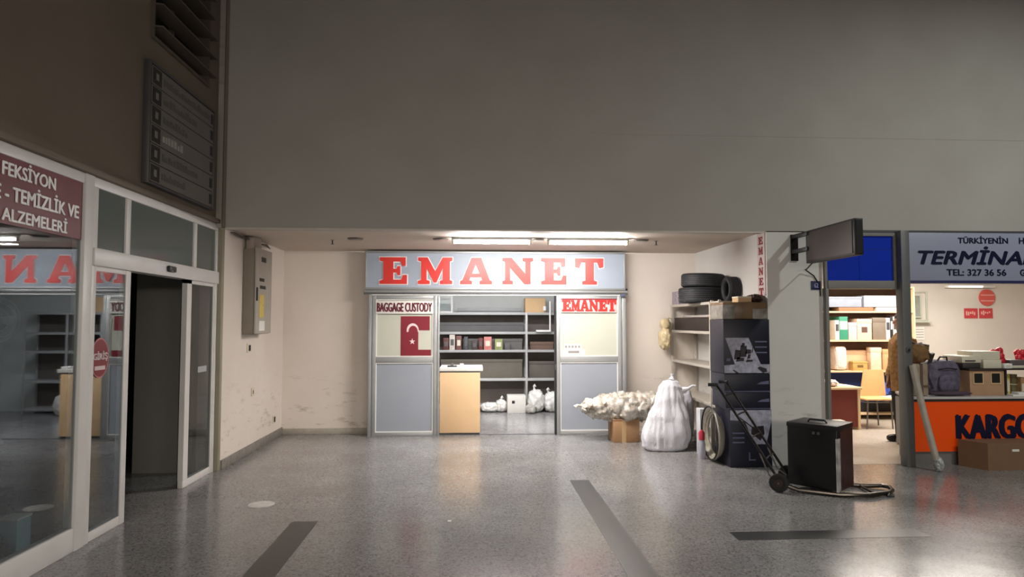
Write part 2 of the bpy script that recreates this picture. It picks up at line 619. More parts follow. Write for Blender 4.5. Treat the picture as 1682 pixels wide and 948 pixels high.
struct(B(-2.6, 3.1, 12.75, 12.9, 0, 2.64).build('wall_custody_back', M_CUST), 'pale grey back wall of the baggage room', 'wall')
struct(B(-2.6, -2.45, 10.0, 12.75, 0, 2.64).build('wall_custody_left', M_CUST), 'pale grey left wall of the baggage room', 'wall')
struct(B(2.95, 3.1, 10.0, 12.75, 0, 2.64).build('wall_custody_right', M_CUST), 'pale grey right wall of the baggage room', 'wall')
# left shop interior shell
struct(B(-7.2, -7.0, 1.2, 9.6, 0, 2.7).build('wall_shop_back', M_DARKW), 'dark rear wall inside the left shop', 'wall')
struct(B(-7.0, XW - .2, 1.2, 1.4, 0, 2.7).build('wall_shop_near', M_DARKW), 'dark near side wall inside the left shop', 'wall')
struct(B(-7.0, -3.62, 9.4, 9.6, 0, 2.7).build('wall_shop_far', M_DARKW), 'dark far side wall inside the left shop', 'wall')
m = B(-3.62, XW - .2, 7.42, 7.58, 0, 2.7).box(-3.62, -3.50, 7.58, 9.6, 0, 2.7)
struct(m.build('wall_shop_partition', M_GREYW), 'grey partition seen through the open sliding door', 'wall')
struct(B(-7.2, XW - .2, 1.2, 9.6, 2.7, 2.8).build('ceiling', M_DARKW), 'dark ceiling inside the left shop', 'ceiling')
struct(B(1.3, 12, 7.397, 7.401, 3.728, 3.733).build('trim_11', M_FASCIA), 'faint horizontal joint line across the big wall', 'joint line')
# trims and baseboards
M_STONE = pm('stone skirting', (128, 122, 116), 0.5, var=0.2, scale=14)
M_STONEL = pm('light skirting', (168, 162, 150), 0.5, var=0.1, scale=10)
struct(B(XW + .055, XW + .075, 7.53, 9.85, 0, 0.105, bev=.004).build('baseboard_left', M_STONE), 'grey stone skirting along the left alcove wall', 'baseboard')
struct(B(XW + .075, -1.47, 9.83, 9.85, 0, 0.085, bev=.004).build('baseboard_back', M_STONEL), 'pale skirting along the back alcove wall', 'baseboard')
struct(B(XW, XW + .05, 2.0, 7.5, 2.675, 2.72, bev=.006).build('trim_4', M_LEFTW), 'narrow ledge above the left shop front', 'ledge')
struct(MB().tube([(XW + .09, 7.375, 2.62), (XW + .09, 7.375, 7.1)], 0.018).build('trim_5', M_LEFTW), 'thin painted pipe running up the corner', 'pipe')
struct(B(XW - .03, XW + .056, 7.455, 7.525, 0, 2.66, bev=.004).build('trim_6', pm('beige post paint', (150, 144, 124), .5)), 'beige end post beside the sliding door', 'post')
struct(B(-2.74, 3.3, 7.392, 7.41, 2.615, 2.634).build('trim_7', pm('metal edge bead', (205, 196, 184), .4)), 'thin pale edge bead under the big wall', 'edge bead')
struct(B(4.0, 12, 7.392, 7.415, 2.62, 2.66).build('trim_8', M_ALUD), 'dark edge strip above the cargo shop sign', 'edge strip')

# ================================================================== LEFT SHOP FRONT
GX0, GX1 = XW - .065, XW + .012
w1 = thing('window_1', (XW, 4.0, 0), 'large display window of the left shop with white frame', 'window', kind='structure')
m = B(GX0, GX1, 2.4, 5.0, 0.0, 0.165, bev=.006)
m.box(GX0, GX1, 2.4, 5.0, 2.60, 2.675, bev=.006)
m.box(GX0, GX1, 2.4, 2.5, 0.165, 2.60, bev=.006)
m.box(GX0, GX1 + .01, 4.93, 5.04, 0.0, 2.675, bev=.006)
m.build('window_frame', M_ALU, w1)
B(XW - .012, XW - .004, 2.5, 4.94, 0.165, 2.60).build('pane', M_GLASS, w1)
d1 = thing('door_1', (XW, 6.2, 0), 'white framed automatic sliding door with glazed top lights, standing open', 'door', kind='structure')
m = B(GX0, GX1, 5.04, 7.455, 2.60, 2.675, bev=.006)             # top rail
m.box(GX0, GX1, 5.04, 5.115, 0, 2.60, bev=.005)
m.box(GX0, GX1, 5.52, 5.59, 2.15, 2.60, bev=.005)
m.box(GX0, GX1, 6.83, 6.90, 2.15, 2.60, bev=.005)
m.box(GX0, GX1, 7.40, 7.455, 0, 2.60, bev=.005)
m.build('door_frame', M_ALU, d1)
hd = B(GX0 - .03, GX1 + .02, 5.05, 7.45, 2.02, 2.15, bev=.006).build('header', M_ALU, d1)
B(GX1 + .018, GX1 + .05, 6.20, 6.34, 2.06, 2.115, bev=.01).build('sensor', M_BLACK, hd)
for (a, b_) in ((5.115, 5.52), (5.59, 6.83), (6.90, 7.40)):
    B(XW - .012, XW - .004, a, b_, 2.15, 2.60).build('pane', pm('grey filmed glass', (96, 104, 100), .12, var=.04, scale=1.5), d1)
for (a, b_, s0, s1) in ((5.115, 5.63, .012, .075), (6.72, 7.40, .105, .03)):
    m = B(XW - .05, XW + .0, a, b_, 0.0, 0.07, bev=.004)
    m.box(XW - .05, XW + .0, a, a + s0, 0.07, 2.02)
    m.box(XW - .05, XW + .005, b_ - s1, b_, 0.0, 2.02, bev=.004)
    m.box(XW - .05, XW + .0, a, b_, 1.985, 2.02)
    lf = m.build('door_leaf', M_ALU, d1)
    B(XW - .012, XW - .004, a + s0, b_ - s1, .07, 1.985).build('pane', M_GLASS, lf)
B(XW - .058, XW - .05, 6.72, 6.745, 0, 2.02).build('rubber_seal', M_RUB, d1)

# red banner inside the glass
t = thing('shop_banner', (XW, 4.3, 2.19), 'dark red banner with white lettering along the left shop window top', 'banner')
B(XW - .002, XW + .002, 2.55, 4.92, 2.19, 2.60).build('panel', pm('banner red', (104, 2, 14), .5, var=.05), t)
# the lettering stands proud of the panel behind the glass
M_LET = pm('banner lettering', (246, 244, 242), .5)
for body, y0, y1, z0, z1 in (('FEKSİYON', 4.10, 4.605, 2.482, 2.59), ('E - TEMİZLİK VE', 4.045, 4.875, 2.335, 2.452), ('ALZEMELERİ', 4.11, 4.745, 2.212, 2.312)):
    text('lettering', body, M_LET, t, frame_mat((XW + .0032, y0, z0), 'right'), y1 - y0, z1 - z0, .002, bold=0.02)
# entrance sticker
t = thing('entrance_sticker', (XW, 5.21, 1.19), 'round red sticker on the glass door panel beside the opening', 'sticker')
def circ(cx, cy, rx, ry, n=36, a0=0, a1=360):
    return [(cx + rx * math.cos(R(a0 + (a1 - a0) * k / (n if a1 - a0 == 360 else n - 1))), cy + ry * math.sin(R(a0 + (a1 - a0) * k / (n if a1 - a0 == 360 else n - 1)))) for k in range(n)]
F = frame_mat((XW + .0005, 5.215, 1.335), 'right')
outline('disc', [circ(0, 0, .12, .15)], pm('sticker pink', (196, 120, 130), .5), t, F, .001)
F = frame_mat((XW + .002, 5.215, 1.335), 'right')
outline('disc', [circ(0, 0, .11, .14)], M_DKRED, t, F, .001)
text('lettering', 'GİRİŞ', pm('sticker white', (220, 200, 204), .5), t, frame_mat((XW + .003, 5.12, 1.31), 'right'), .19, .075, .001, bold=.03)
MB().box(XW + .0025, XW + .0035, 5.145, 5.285, 1.245, 1.275).build('stripe', MATS['sticker white'], t)
t = B(XW - .003, XW - .001, 7.02, 7.24, 1.09, 1.15).build('paper_strip', pm('faded paper', (170, 172, 172), .6, var=.2, scale=60))
tag(t, 'small pale paper strip on the far glass door panel', 'sticker')

# directory board on the wall
t = thing('directory_board', (XW, 6.45, 2.77), 'grey directory board with icon rows above the sliding door', 'sign board')
M_BRD = pm('board grey', (116, 110, 104), .5, var=.06)
M_BRDD = pm('board dark', (44, 42, 42), .5)
m = B(XW, XW + .06, 5.75, 5.765, 2.78, 3.84, bev=.003).box(XW, XW + .06, 7.155, 7.17, 2.78, 3.84, bev=.003)
m.box(XW, XW + .06, 5.765, 7.155, 2.78, 2.80, bev=.003).box(XW, XW + .06, 5.765, 7.155, 3.815, 3.84, bev=.003)
m.build('board_frame', M_ALUD, t)
rnd = random.Random(3)
for k in range(6):
    z0 = 2.805 + k * .168
    row = B(XW + .03, XW + .055, 5.785, 7.135, z0, z0 + .160).build('row_panel', M_BRD, t)
    B(XW + .055, XW + .058, 5.80, 5.955, z0 + .012, z0 + .148).build('icon', M_BRDD, row)
    m = B(XW + .058, XW + .060, 5.85, 5.90, z0 + .05, z0 + .11)
    m.build('pictogram', pm('icon light', (128, 126, 122), .5), row)
    m = MB()
    y = 6.0
    w_end = 6.0 + (.45, .75, .4, .5, .7, 1.0)[k]
    while y < w_end:
        a = .02 + rnd.random() * .04
        m.box(XW + .055, XW + .057, y, y + a, z0 + .05, z0 + .09 + rnd.random() * .03)
        y += a + .015
    m.build('caption', pm('caption', ((150, 146, 140) if k == 2 else (92, 88, 84)), .5) if k != 2 else pm('caption light', (168, 164, 158), .5), row)
    B(XW + .055, XW + .058, 7.06, 7.12, z0 + .03, z0 + .13).build('arrow_tile', M_BRDD, row)

# louvre window
w2 = thing('window_2', (XW, 6.47, 4.07), 'dark louvre window with slanted slats high on the left wall', 'window', kind='structure')
m = B(XW - .2, XW + .02, 5.85, 5.885, 4.07, 5.5).box(XW - .2, XW + .02, 7.065, 7.10, 4.07, 5.5).box(XW - .2, XW + .02, 5.885, 7.065, 4.07, 4.10).box(XW - .2, XW + .02, 5.885, 7.065, 5.46, 5.5)
m.box(XW - .12, XW - .08, 6.44, 6.48, 4.10, 5.46)
m.build('window_frame', pm('louvre frame', (96, 86, 76), .6), w2)
B(XW - .199, XW - .19, 5.885, 7.065, 4.10, 5.46).build('back_panel', pm('louvre dark', (12, 11, 11), .8), w2)
for k in range(7):
    z = 4.19 + k * .2
    mm = Matrix.Translation((XW + .0, 6.475, z)) @ Matrix.Rotation(R(4), 4, 'Y')
    MB().box(-.10, .085, -.585, .66 if k < 3 else .60, -.006, .006, m=mm).build('slat', pm('louvre slat', (98, 88, 78), .55), w2)

# ================================================================== ALCOVE LEFT WALL THINGS
XA = XW + .055
t = thing('electrical_cabinet', (XA, 8.42, 1.46), 'grey wall cabinet with yellow warning labels on the left alcove wall', 'electrical cabinet')
M_CAB = pm('cabinet grey', (170, 164, 154), .5, var=.05)
B(XA + .002, XA + .135, 8.12, 8.72, 1.46, 2.48, bev=.006).build('body', pm('cabinet side', (138, 130, 118), .55), t)
dr = B(XA + .14, XA + .16, 8.115, 8.725, 1.465, 2.50, bev=.004).build('door', M_CAB, t)
B(XA + .16, XA + .175, 8.125, 8.15, 1.86, 2.02, bev=.003).build('handle', M_BLACK, dr)
lab = [(8.30, 8.48, 2.34, 2.40, M_BLACK, 'black'), (8.24, 8.42, 2.10, 2.14, M_BLACK, 'black'), (8.26, 8.48, 2.01, 2.05, M_BLACK, 'black'),
       (8.25, 8.42, 1.66, 1.94, pm('label yellow', (206, 184, 92), .5, var=.15, scale=30), 'yellow'), (8.25, 8.46, 1.50, 1.62, M_PAPER, 'white')]
for y0, y1, z0, z1, mt, cn in lab:
    o = B(XA + .16, XA + .163, y0, y1, z0, z1).build('warning_label', mt, dr)
    o['label'] = cn + ' label'
B(XA + .02, XA + .11, 8.16, 8.46, 2.48, 2.639, bev=.004).build('cable_duct', pm('duct grey', (166, 156, 146), .55), t)
m = MB()
rnd = random.Random(5)
for k in range(4):
    m.tube([(XA + .02 + .012 * k, 7.66 + i * .12, 2.612 - .008 * k + .012 * math.sin(i * 1.3 + k)) for i in range(12)], .007, 8)
tag(m.build('cable_bundle', pm('dusty cables', (92, 84, 76), .7)), 'dusty cable bundle under the ceiling above the wall cabinet', 'cables')
for (y, z, s, lb) in ((8.36, 1.29, .055, 'dark open wall socket right below the grey cabinet'), (8.55, .74, .05, 'pale wall socket at knee height on the left alcove wall'), (9.45, .27, .05, 'dark wall socket low near the alcove corner')):
    t = thing('wall_socket', (XA, y, z - s), lb, 'socket')
    B(XA, XA + .012, y - s, y + s, z - s, z + s, bev=.003).build('faceplate', M_CREAM, t)
    m = MB()
    if y == 8.55:
        m.box(XA + .012, XA + .014, y - .018, y + .018, z - .025, z + .02)
        m.build('opening', pm('socket grey', (120, 112, 104), .6), t)
    else:
        m.box(XA + .012, XA + .02, y - .01, y + s - .006, z - .036, z + .036, bev=.003)
        m.build('opening', M_BLACK, t)

# ================================================================== CEILING FITTINGS
M_TUBE = pm('tube glow', (252, 248, 244), .3, var=0, emis=330)
for i, (x0, x1, y) in enumerate(((-.245, .68, 8.15), (.93, 1.89, 8.17))):
    t = thing('tube_light', ((x0 + x1) / 2, y, 2.64), ('lit tube light, left one of the pair on the alcove ceiling', 'lit tube light, right one of the pair on the alcove ceiling')[i], 'ceiling light', 'tube lights on the alcove ceiling')
    B(x0 - .03, x1 + .03, y - .035, y + .035, 2.605, 2.64, bev=.006).build('batten', M_WHITE, t)
    MB().cyl((x0, y, 2.578), (x1, y, 2.578), .014, 14).build('lamp_tube', M_TUBE, t)
    for x in (x0 - .012, x1 + .012):
        B(x - .014, x + .014, y - .018, y + .018, 2.555, 2.606, bev=.003).build('lamp_holder', M_CREAM, t)
for x, y, lb in ((-1.46, 8.33, 'round ceiling downlight at the left of the alcove'), (-.41, 8.30, 'round ceiling downlight left of both tube lights'), (.805, 8.30, 'round ceiling downlight between the two tube lights'), (2.10, 8.30, 'round ceiling downlight right of both tube lights')):
    t = thing('downlight', (x, y, 2.64), lb, 'ceiling light', 'unlit ceiling downlights')
    MB().lathe((x, y, 2.62), (0, 0, 1), [(.10, .02), (.10, .012), (.085, 0), (.07, 0), (.068, .012), (.068, .02)]).build('trim_ring', pm('dull chrome', (120, 112, 104), .35, .6), t)
    MB().cyl((x, y, 2.618), (x, y, 2.638), .066, 24).build('lens', pm('lens grey', (150, 142, 134), .3), t)
for x, y, lb in ((-1.78, 8.52, 'small ceiling sprinkler at the left of the alcove'), (2.32, 8.38, 'small ceiling sprinkler at the right of the alcove')):
    t = thing('sprinkler', (x, y, 2.64), lb, 'sprinkler', 'ceiling sprinklers')
    MB().cyl((x, y, 2.635), (x, y, 2.64), .025, 20).build('rosette', M_STEEL, t)
    MB().cyl((x, y, 2.59), (x, y, 2.635), .008, 12).build('stem', M_BLACK, t)
    MB().cyl((x, y, 2.585), (x, y, 2.59), .02, 16).build('deflector', M_BLACK, t)

# ================================================================== EMANET SIGN
SX0, SX1, SY = -1.537, 2.193, 9.58
t = thing('lettered_sign', ((SX0 + SX1) / 2, SY, 2.004), 'long pale blue-grey sign with big red EMANET letters above the opening', 'sign')
B(SX0 + .012, SX1 - .012, SY + .02, 9.845, 2.071, 2.609).build('sign_box', M_ALUG, t)
m = B(SX0, SX1, SY - .012, SY + .02, 2.589, 2.619, bev=.004).box(SX0, SX1, SY - .012, SY + .02, 2.066, 2.097, bev=.004)
m.box(SX0, SX0 + .022, SY - .012, SY + .02, 2.097, 2.589, bev=.004).box(SX1 - .022, SX1, SY - .012, SY + .02, 2.097, 2.589, bev=.004)
m.build('sign_frame', M_ALUG, t)
B(SX0 + .022, SX1 - .022, SY, SY + .018, 2.097, 2.589).build('sign_face', pm('sign panel', (150, 160, 174), .42, var=.03, scale=2), t)
m = B(SX0 - .02, SX1 + .03, SY - .02, SY + .10, 2.024, 2.062, bev=.008)
m.build('lower_rail', M_ALUG, t)
B(SX0 - .02, SX1 + .03, SY + .0, SY + .10, 2.004, 2.022).build('lower_rail', M_ALUD, t)
LW = pm('letter outline white', (226, 222, 222), .4)
cols = [(202, 36, 28)] * 6
cent = []
for ch, px0, px1, c in zip('EMANET', (-1.334, -.791, -.195, .41, .968, 1.46), (-.948, -.307, .261, .85, 1.332, 1.87), cols):
    h0, h1 = 2.148, 2.527
    L_ = outline('letter', slab(ch, px0, h0, px1 - px0, h1 - h0), pm('letter red %d %d' % (c[0], c[1]), c, .36, var=.03), t, frame_mat((0, SY - .014, 0), 'front'), .012)
    outline('letter_outline', slab(ch, px0, h0, px1 - px0, h1 - h0), LW, L_, frame_mat((0, SY - .004, 0), 'front'), .008, offset=.014)
# number plates
def plate(x, y, z, w, h, lb, mk):
    t = thing('number_plate', (x, y, z - h / 2), lb, 'number plate')
    B(x - w / 2, x + w / 2, y - .008, y, z - h / 2, z + h / 2, bev=.002).build('plate', pm('plate navy', (24, 30, 78), .4), t)
    text('numeral', mk, pm('numeral pale', (150, 152, 190), .4), t, frame_mat((x - w * .2, y - .008, z - h * .26), 'front'), w * .4, h * .52, .0015, bold=.03)
plate(2.235, 9.845, 2.06, .10, .085, 'small blue number plate at the right end of the red lettered sign', 'B')
plate(3.885, 7.398, 2.022, .115, .10, 'small dark blue number plate on the pillar under the monitor', '62')
tag(B(2.11, 2.17, 9.50, 9.56, 1.975, 2.0, bev=.003).build('corner_bracket', pm('blue bracket', (70, 84, 120), .5)), 'tiny blue bracket under the right end of the long sign', 'bracket')

# ================================================================== CUSTODY SHOP FRONT
def shop_panel(idx, x0, x1, lb):
    t = thing('door_%d' % idx, ((x0 + x1) / 2, 9.62, 0), lb, 'door panel', kind='structure')
    fy0, fy1 = 9.595, 9.645
    m = B(x0, x0 + .055, fy0, fy1, 0, 1.985, bev=.004).box(x1 - .055, x1, fy0, fy1, 0, 1.985, bev=.004)
    m.box(x0 + .055, x1 - .055, fy0, fy1, 1.93, 1.985, bev=.004)
    m.box(x0 + .055, x1 - .055, fy0, fy1, 1.03, 1.115, bev=.004)
    m.box(x0 + .055, x1 - .055, fy0, fy1, 0, .055, bev=.004)
    m.build('door_frame', M_ALUG, t)
    m = MB()
    for (z0, z1) in ((.055, 1.03), (1.115, 1.93)):
        a, b_ = x0 + .055, x1 - .055
        m.box(a, a + .012, fy0 + .006, fy1 - .006, z0, z1).box(b_ - .012, b_, fy0 + .006, fy1 - .006, z0, z1)
        m.box(a + .012, b_ - .012, fy0 + .006, fy1 - .006, z0, z0 + .012).box(a + .012, b_ - .012, fy0 + .006, fy1 - .006, z1 - .012, z1)
    m.build('glazing_bead', M_WHITE, t)
    B(x0 + .067, x1 - .067, 9.615, 9.625, .067, 1.018).build('lower_panel', pm('blue grey panel', (150, 156, 166), .35, var=.03, scale=1.5), t)
    B(x0 + .067, x1 - .067, 9.615, 9.625, 1.127, 1.918).build('upper_panel', pm('frosted panel', (188, 190, 176), .3, var=.03, scale=1.5), t)
    return t
shop_panel(2, -1.435, -.52, 'grey framed door panel under the baggage custody sign')
shop_panel(3, 1.19, 2.135, 'grey framed door panel under the small red emanet sign')
t = thing('door_4', (0.36, 9.7, 0), 'aluminium track and end posts framing the baggage room opening', 'door frame', kind='structure')
m = B(-1.485, -1.44, 9.56, 9.845, 0, 2.0, bev=.004).box(2.14, 2.195, 9.56, 9.845, 0, 1.97, bev=.004)
m.box(-.515, -.485, 9.60, 9.66, 0, 1.985, bev=.003)
m.build('jamb', M_ALUG, t)
B(1.165, 1.185, 9.60, 9.68, 0, 1.985).build('rubber_seal', M_RUB, t)
B(-1.44, 2.14, 9.58, 9.70, 1.987, 2.0).build('track', M_WHITE, t)
B(-1.4, 1.17, 9.65, 9.69, -.001, .004).build('floor_track', M_ALUD, t)
B(1.17, 1.182, 9.585, 9.60, .92, 1.0, bev=.003).build('latch', M_STEEL, t)

t = thing('baggage_custody_sign', (-.99, 9.59, 1.73), 'white sign reading BAGGAGE CUSTODY on the left door panel', 'sign')
B(-1.385, -.575, 9.585, 9.594, 1.725, 1.905, bev=.002).build('board', M_PAPER, t)
text('lettering', 'BAGGAGE CUSTODY', pm('maroon ink', (92, 24, 44), .5), t, frame_mat((-1.365, 9.584, 1.755), 'front'), .77, .125, .002, bold=.03)
t = thing('flag_sticker', (-.82, 9.612, 1.13), 'red flag sticker with crescent and star, a bite cut from its right side', 'sticker')
fx, fz = -1.035, 1.13
F = frame_mat((fx, 9.613, fz), 'front')
w, h = .43, .56
outline('flag_field', [[(0, 0), (w, 0), (w, .085), (.25, .085), (.25, .36), (w - .02, .36), (w - .02, h), (0, h)]], pm('flag red', (120, 22, 38), .4), t, F, .003)
F = frame_mat((fx, 9.610, fz), 'front')
cres = circ(.17, .36, .085, .10, 30, -15, 195) + list(reversed(circ(.175, .34, .066, .085, 30, 0, 180)))
outline('crescent', [cres], MATS['sticker white'], t, F, .002)
star = []
for k in range(10):
    rr = .045 if k % 2 == 0 else .018
    star.append((.165 + rr * math.sin(k * math.pi / 5), .20 + rr * math.cos(k * math.pi / 5)))
outline('star', [star], MATS['sticker white'], t, F, .002)
t = thing('red_lettered_sign', (1.665, 9.585, 1.73), 'small red EMANET sign on the right door panel', 'sign')
B(1.262, 2.068, 9.586, 9.594, 1.745, 1.945, bev=.002).build('board', pm('pink white board', (226, 196, 196), .5), t)
for i, ch in enumerate('EMANET'):
    x = 1.272 + i * .132
    outline('letter', slab(ch, x, 1.765, .124, .155), M_RED, t, frame_mat((0, 9.584, 0), 'front'), .004, offset=.004)
B(1.262, 2.068, 9.583, 9.587, 1.925, 1.945).build('top_stripe', M_DKRED, t)
t = thing('paper_notice', (1.44, 9.612, 1.14), 'white printed notice low on the right upper pane', 'notice')
B(1.27, 1.60, 9.6115, 9.6145, 1.135, 1.215).build('sheet', M_PAPER, t)
B(1.30, 1.55, 9.6115, 9.6145, 1.215, 1.29).build('sheet', M_PAPER, t)
m = MB()
for k in range(5):
    m.box(1.315 + k * .047, 1.345 + k * .047, 9.610, 9.6118, 1.235, 1.27)
m.box(1.36, 1.52, 9.610, 9.6118, 1.16, 1.195)
m.build('print', pm('grey ink', (140, 136, 134), .6), t)

# counter
t = thing('wooden_counter', (-.18, 9.9, 0), 'pale wood counter with white top standing in the opening', 'counter')
M_WOOD = pm('pale maple', (218, 184, 142), .45, var=.04, scale=2.5)
B(-.48, .095, 9.66, 10.25, 0.03, .885, bev=.004).build('body', M_WOOD, t)
B(-.47, .085, 9.68, 10.24, 0, .03).build('plinth', M_ALUD, t)
B(-.475, .09, 9.668, 10.24, .885, .905).build('shadow_gap', M_ALUD, t)
B(-.485, .135, 9.648, 10.30, .905, .955, bev=.006).build('counter_top', pm('counter white', (214, 212, 206), .35), t)
t = thing('tape_dispenser', (-.3, 9.85, .955), 'small dark desk tool lying on the counter top', 'desk tool')
B(-.38, -.24, 9.80, 9.90, .955, .975, bev=.006).build('body', M_BLACK, t)
MB().cyl((-.31, 9.82, .985), (-.31, 9.88, .985), .022, 20).build('reel', M_STEEL, t)
tag(MB().lathe((-.17, 9.82, .955), (0, 0, 1), [(.0001, 0), (.024, 0), (.03, .05), (.027, .05), (.022, .005), (.0001, .005)], 24).build('paper_cup', M_PAPER), 'small white cup on the counter top', 'cup')
tag(B(.03, .115, 9.70, 9.84, .955, .985, bev=.003).build('note_pad', M_PAPER), 'white note pad at the right edge of the counter top', 'note pad')

# shelving in custody room
def rack(name, x0, x1, y0, y1, posts_x, shelves, zt, mat, lb, cat, back=None, pr=.02, edge=.045, parent=None):
    t = thing(name, ((x0 + x1) / 2, (y0 + y1) / 2, 0), lb, cat)
    for px in posts_x:
        for py in (y0, y1 - pr):
            B(px - pr, px + pr, py, py + pr, 0, zt, bev=.002).build('post', mat, t)
    for z in shelves:
        B(x0, x1, y0 + .004, y1 - .004, z - edge, z, bev=.003).build('shelf', mat, t)
    if back:
        B(x0 + .01, x1 - .01, y1, y1 + .012, .05, zt - .02).build('back_panel', back, t)
    return t
M_RACKW = pm('pale rack steel', (168, 168, 166), .4, .1)
M_DKBACK = pm('dark backing board', (104, 96, 90), .8, var=.12, scale=4)
rack('metal_shelving', -2.0, 2.3, 12.28, 12.66, (-1.98, -.70, .97, 1.56, 2.28), (.09, .58, 1.10, 1.43, 1.785), 1.785, M_RACKW, 'long metal shelving across the back of the baggage room', 'shelving', back=M_DKBACK)
M_SLATE = pm('dark grey lining', (92, 90, 88), .7, var=.1, scale=3)
for k, (z0, z1, x0, x1, c, lb) in enumerate(((1.43, 1.60, -1.95, .93, (96, 94, 94), 'long flat grey parcel on the upper rack level'), (1.10, 1.30, -.2, .90, (100, 98, 94), 'long grey carton behind the small parcels on the rack'), (.58, .92, -.6, .9, (98, 92, 82), 'wide dark olive carton on the low rack level'), (.58, .88, 1.03, 1.50, (90, 84, 76), 'short dark carton on the low rack level at right'), (1.10, 1.24, 1.05, 1.48, (112, 88, 76), 'brown flat carton on the middle rack level at right'))):
    t = thing('storage_carton', ((x0 + x1) / 2, 12.5, z0), lb, 'carton')
    mt = pm('carton %d' % k, c, .75, var=.08)
    B(x0, x1, 12.42, 12.62, z0, z1, bev=.004).build('body', mt, t)
    B(x0 - .006, x1 + .006, 12.412, 12.628, z1 - .05, z1 + .004, bev=.002).build('lid', mt, t)
smalls = [(-.50, .10, .22, (92, 52, 46), 'dark red-brown'), (-.39, .10, .28, (196, 186, 176), 'white'), (-.27, .10, .26, (112, 76, 70), 'brown'), (-.14, .07, .24, (74, 74, 78), 'charcoal'), (.02, .1, .18, (70, 58, 54), 'dark brown'), (.13, .07, .22, (104, 44, 38), 'deep red'), (.26, .14, .24, (196, 120, 112), 'pink and red'), (.46, .14, .2, (138, 146, 92), 'olive green'), (.62, .10, .12, (88, 86, 84), 'small grey')]
for x, w, h, c, cn in smalls:
    t = thing('parcel', (x, 12.34, 1.10), cn + ' parcel in the middle row of the baggage room shelving', 'parcel', 'parcels on the middle rack level')
    B(x - w / 2, x + w / 2, 12.30, 12.40, 1.10, 1.10 + h, bev=.004).build('body', pm('parcel ' + cn, c, .6, var=.2, scale=25), t)
    B(x - w * .3, x + w * .3, 12.298, 12.3005, 1.10 + h * .3, 1.10 + h * .7).build('address_label', M_CREAM if cn in ('pink and red', 'olive green', 'brown') else M_SLATE, t)
t = thing('cardboard_box', (1.13, 12.45, 1.785), 'tan cardboard box on top of the baggage room shelving', 'box')
B(.95, 1.32, 12.32, 12.6, 1.785, 2.045, bev=.004).build('body', M_CARDL, t)
B(.95, 1.32, 12.315, 12.605, 2.045, 2.052).build('flap', M_CARDL, t)
t = thing('glass_sheet', (-.50, 12.5, 1.785), 'framed glass sheet leaning on top of the shelving at left', 'glass sheet')
m = B(-.80, -.77, 12.48, 12.50, 1.785, 2.12).box(-.42, -.39, 12.48, 12.50, 1.785, 2.12).box(-.77, -.42, 12.48, 12.50, 2.09, 2.12).box(-.77, -.42, 12.48, 12.50, 1.785, 1.81)
m.build('frame', M_WHITE, t)
B(-.77, -.42, 12.487, 12.492, 1.81, 2.09).build('pane', M_CLEAR, t)
t = thing('long_parcel', (.30, 12.55, 1.785), 'long grey parcel lying on top of the shelving', 'parcel')
B(-.3, .88, 12.40, 12.62, 1.785, 1.87, bev=.005).build('body', pm('panel grey', (140, 142, 142), .5), t)
B(-.3, .88, 12.395, 12.40, 1.80, 1.815).build('edge_strip', M_ALUD, t)
t = thing('wall_bracket', (1.36, 12.2, 1.43), 'white angle bracket hanging beside the shelving, right end', 'bracket')
B(1.385, 1.41, 12.22, 12.27, 1.43, 1.99, bev=.003).build('upright', M_WHITE, t)
B(1.14, 1.41, 12.20, 12.27, 1.43, 1.465, bev=.003).build('arm', M_WHITE, t)
MB().cyl((1.30, 12.24, 1.82), (1.30, 12.24, 1.90), .03, 16).build('cap', M_WHITE, t)

def bag(name, c, rad, seed, mat, lb, cat='bag', tie=None, amp=.16, freq=3.2, group=None, pw=.8, m=None, stripe=None):
    t = thing(name, (c[0], c[1], c[2] - rad[2]), lb, cat, group)
    MB().blob(c, rad, amp, freq, 4, seed, flat=c[2] - rad[2] * .93, pw=pw, m=m).build('sack_body', mat, t, sharp=80)
    if tie:
        p = Vector(tie)
        q = Vector(c) + (p - Vector(c)) * .75
        MB().tube([q, q.lerp(p, .5), p, p + Vector((.03, 0, .02))], [.03, .014, .02, .03], 10).build('tied_neck', mat, t)
    return t
M_BAGW = pm('crinkled white bag', (206, 204, 198), .4, var=.2, scale=14, bump=.6, bscale=22)
M_BAGG = pm('grey white bag', (170, 168, 160), .4, var=.25, scale=10, bump=.6, bscale=16)
bag('plastic_bag', (.30, 12.12, .085), (.17, .12, .085), 2, M_BAGW, 'small white bag on the baggage room floor, leftmost', tie=(.10, 12.12, .09))
bag('plastic_bag', (.50, 12.10, .11), (.10, .10, .11), 5, M_BAGW, 'small upright white bag beside the white floor box', tie=(.5, 12.1, .25))
t = thing('white_box', (.765, 12.02, 0), 'white carton with a dark stamp on the baggage room floor', 'box')
B(.60, .925, 11.90, 12.18, 0, .31, bev=.006).build('body', pm('white card', (205, 202, 194), .7, var=.05), t)
B(.68, .73, 11.897, 11.90, .17, .22).build('stamp', M_BLACK, t)
bag('plastic_bag', (1.12, 12.05, .20), (.15, .14, .20), 8, M_BAGW, 'lumpy white bag right of the white floor box', tie=(1.08, 12.02, .46))
bag('plastic_bag', (1.01, 11.86, .08), (.09, .09, .08), 11, M_BAGG, 'small grey-white bag in front of the lumpy white bag')
bag('plastic_bag', (1.42, 12.05, .18), (.16, .15, .18), 13, M_BAGW, 'large white bag at the right end of the baggage room floor', tie=(1.32, 12.0, .40))

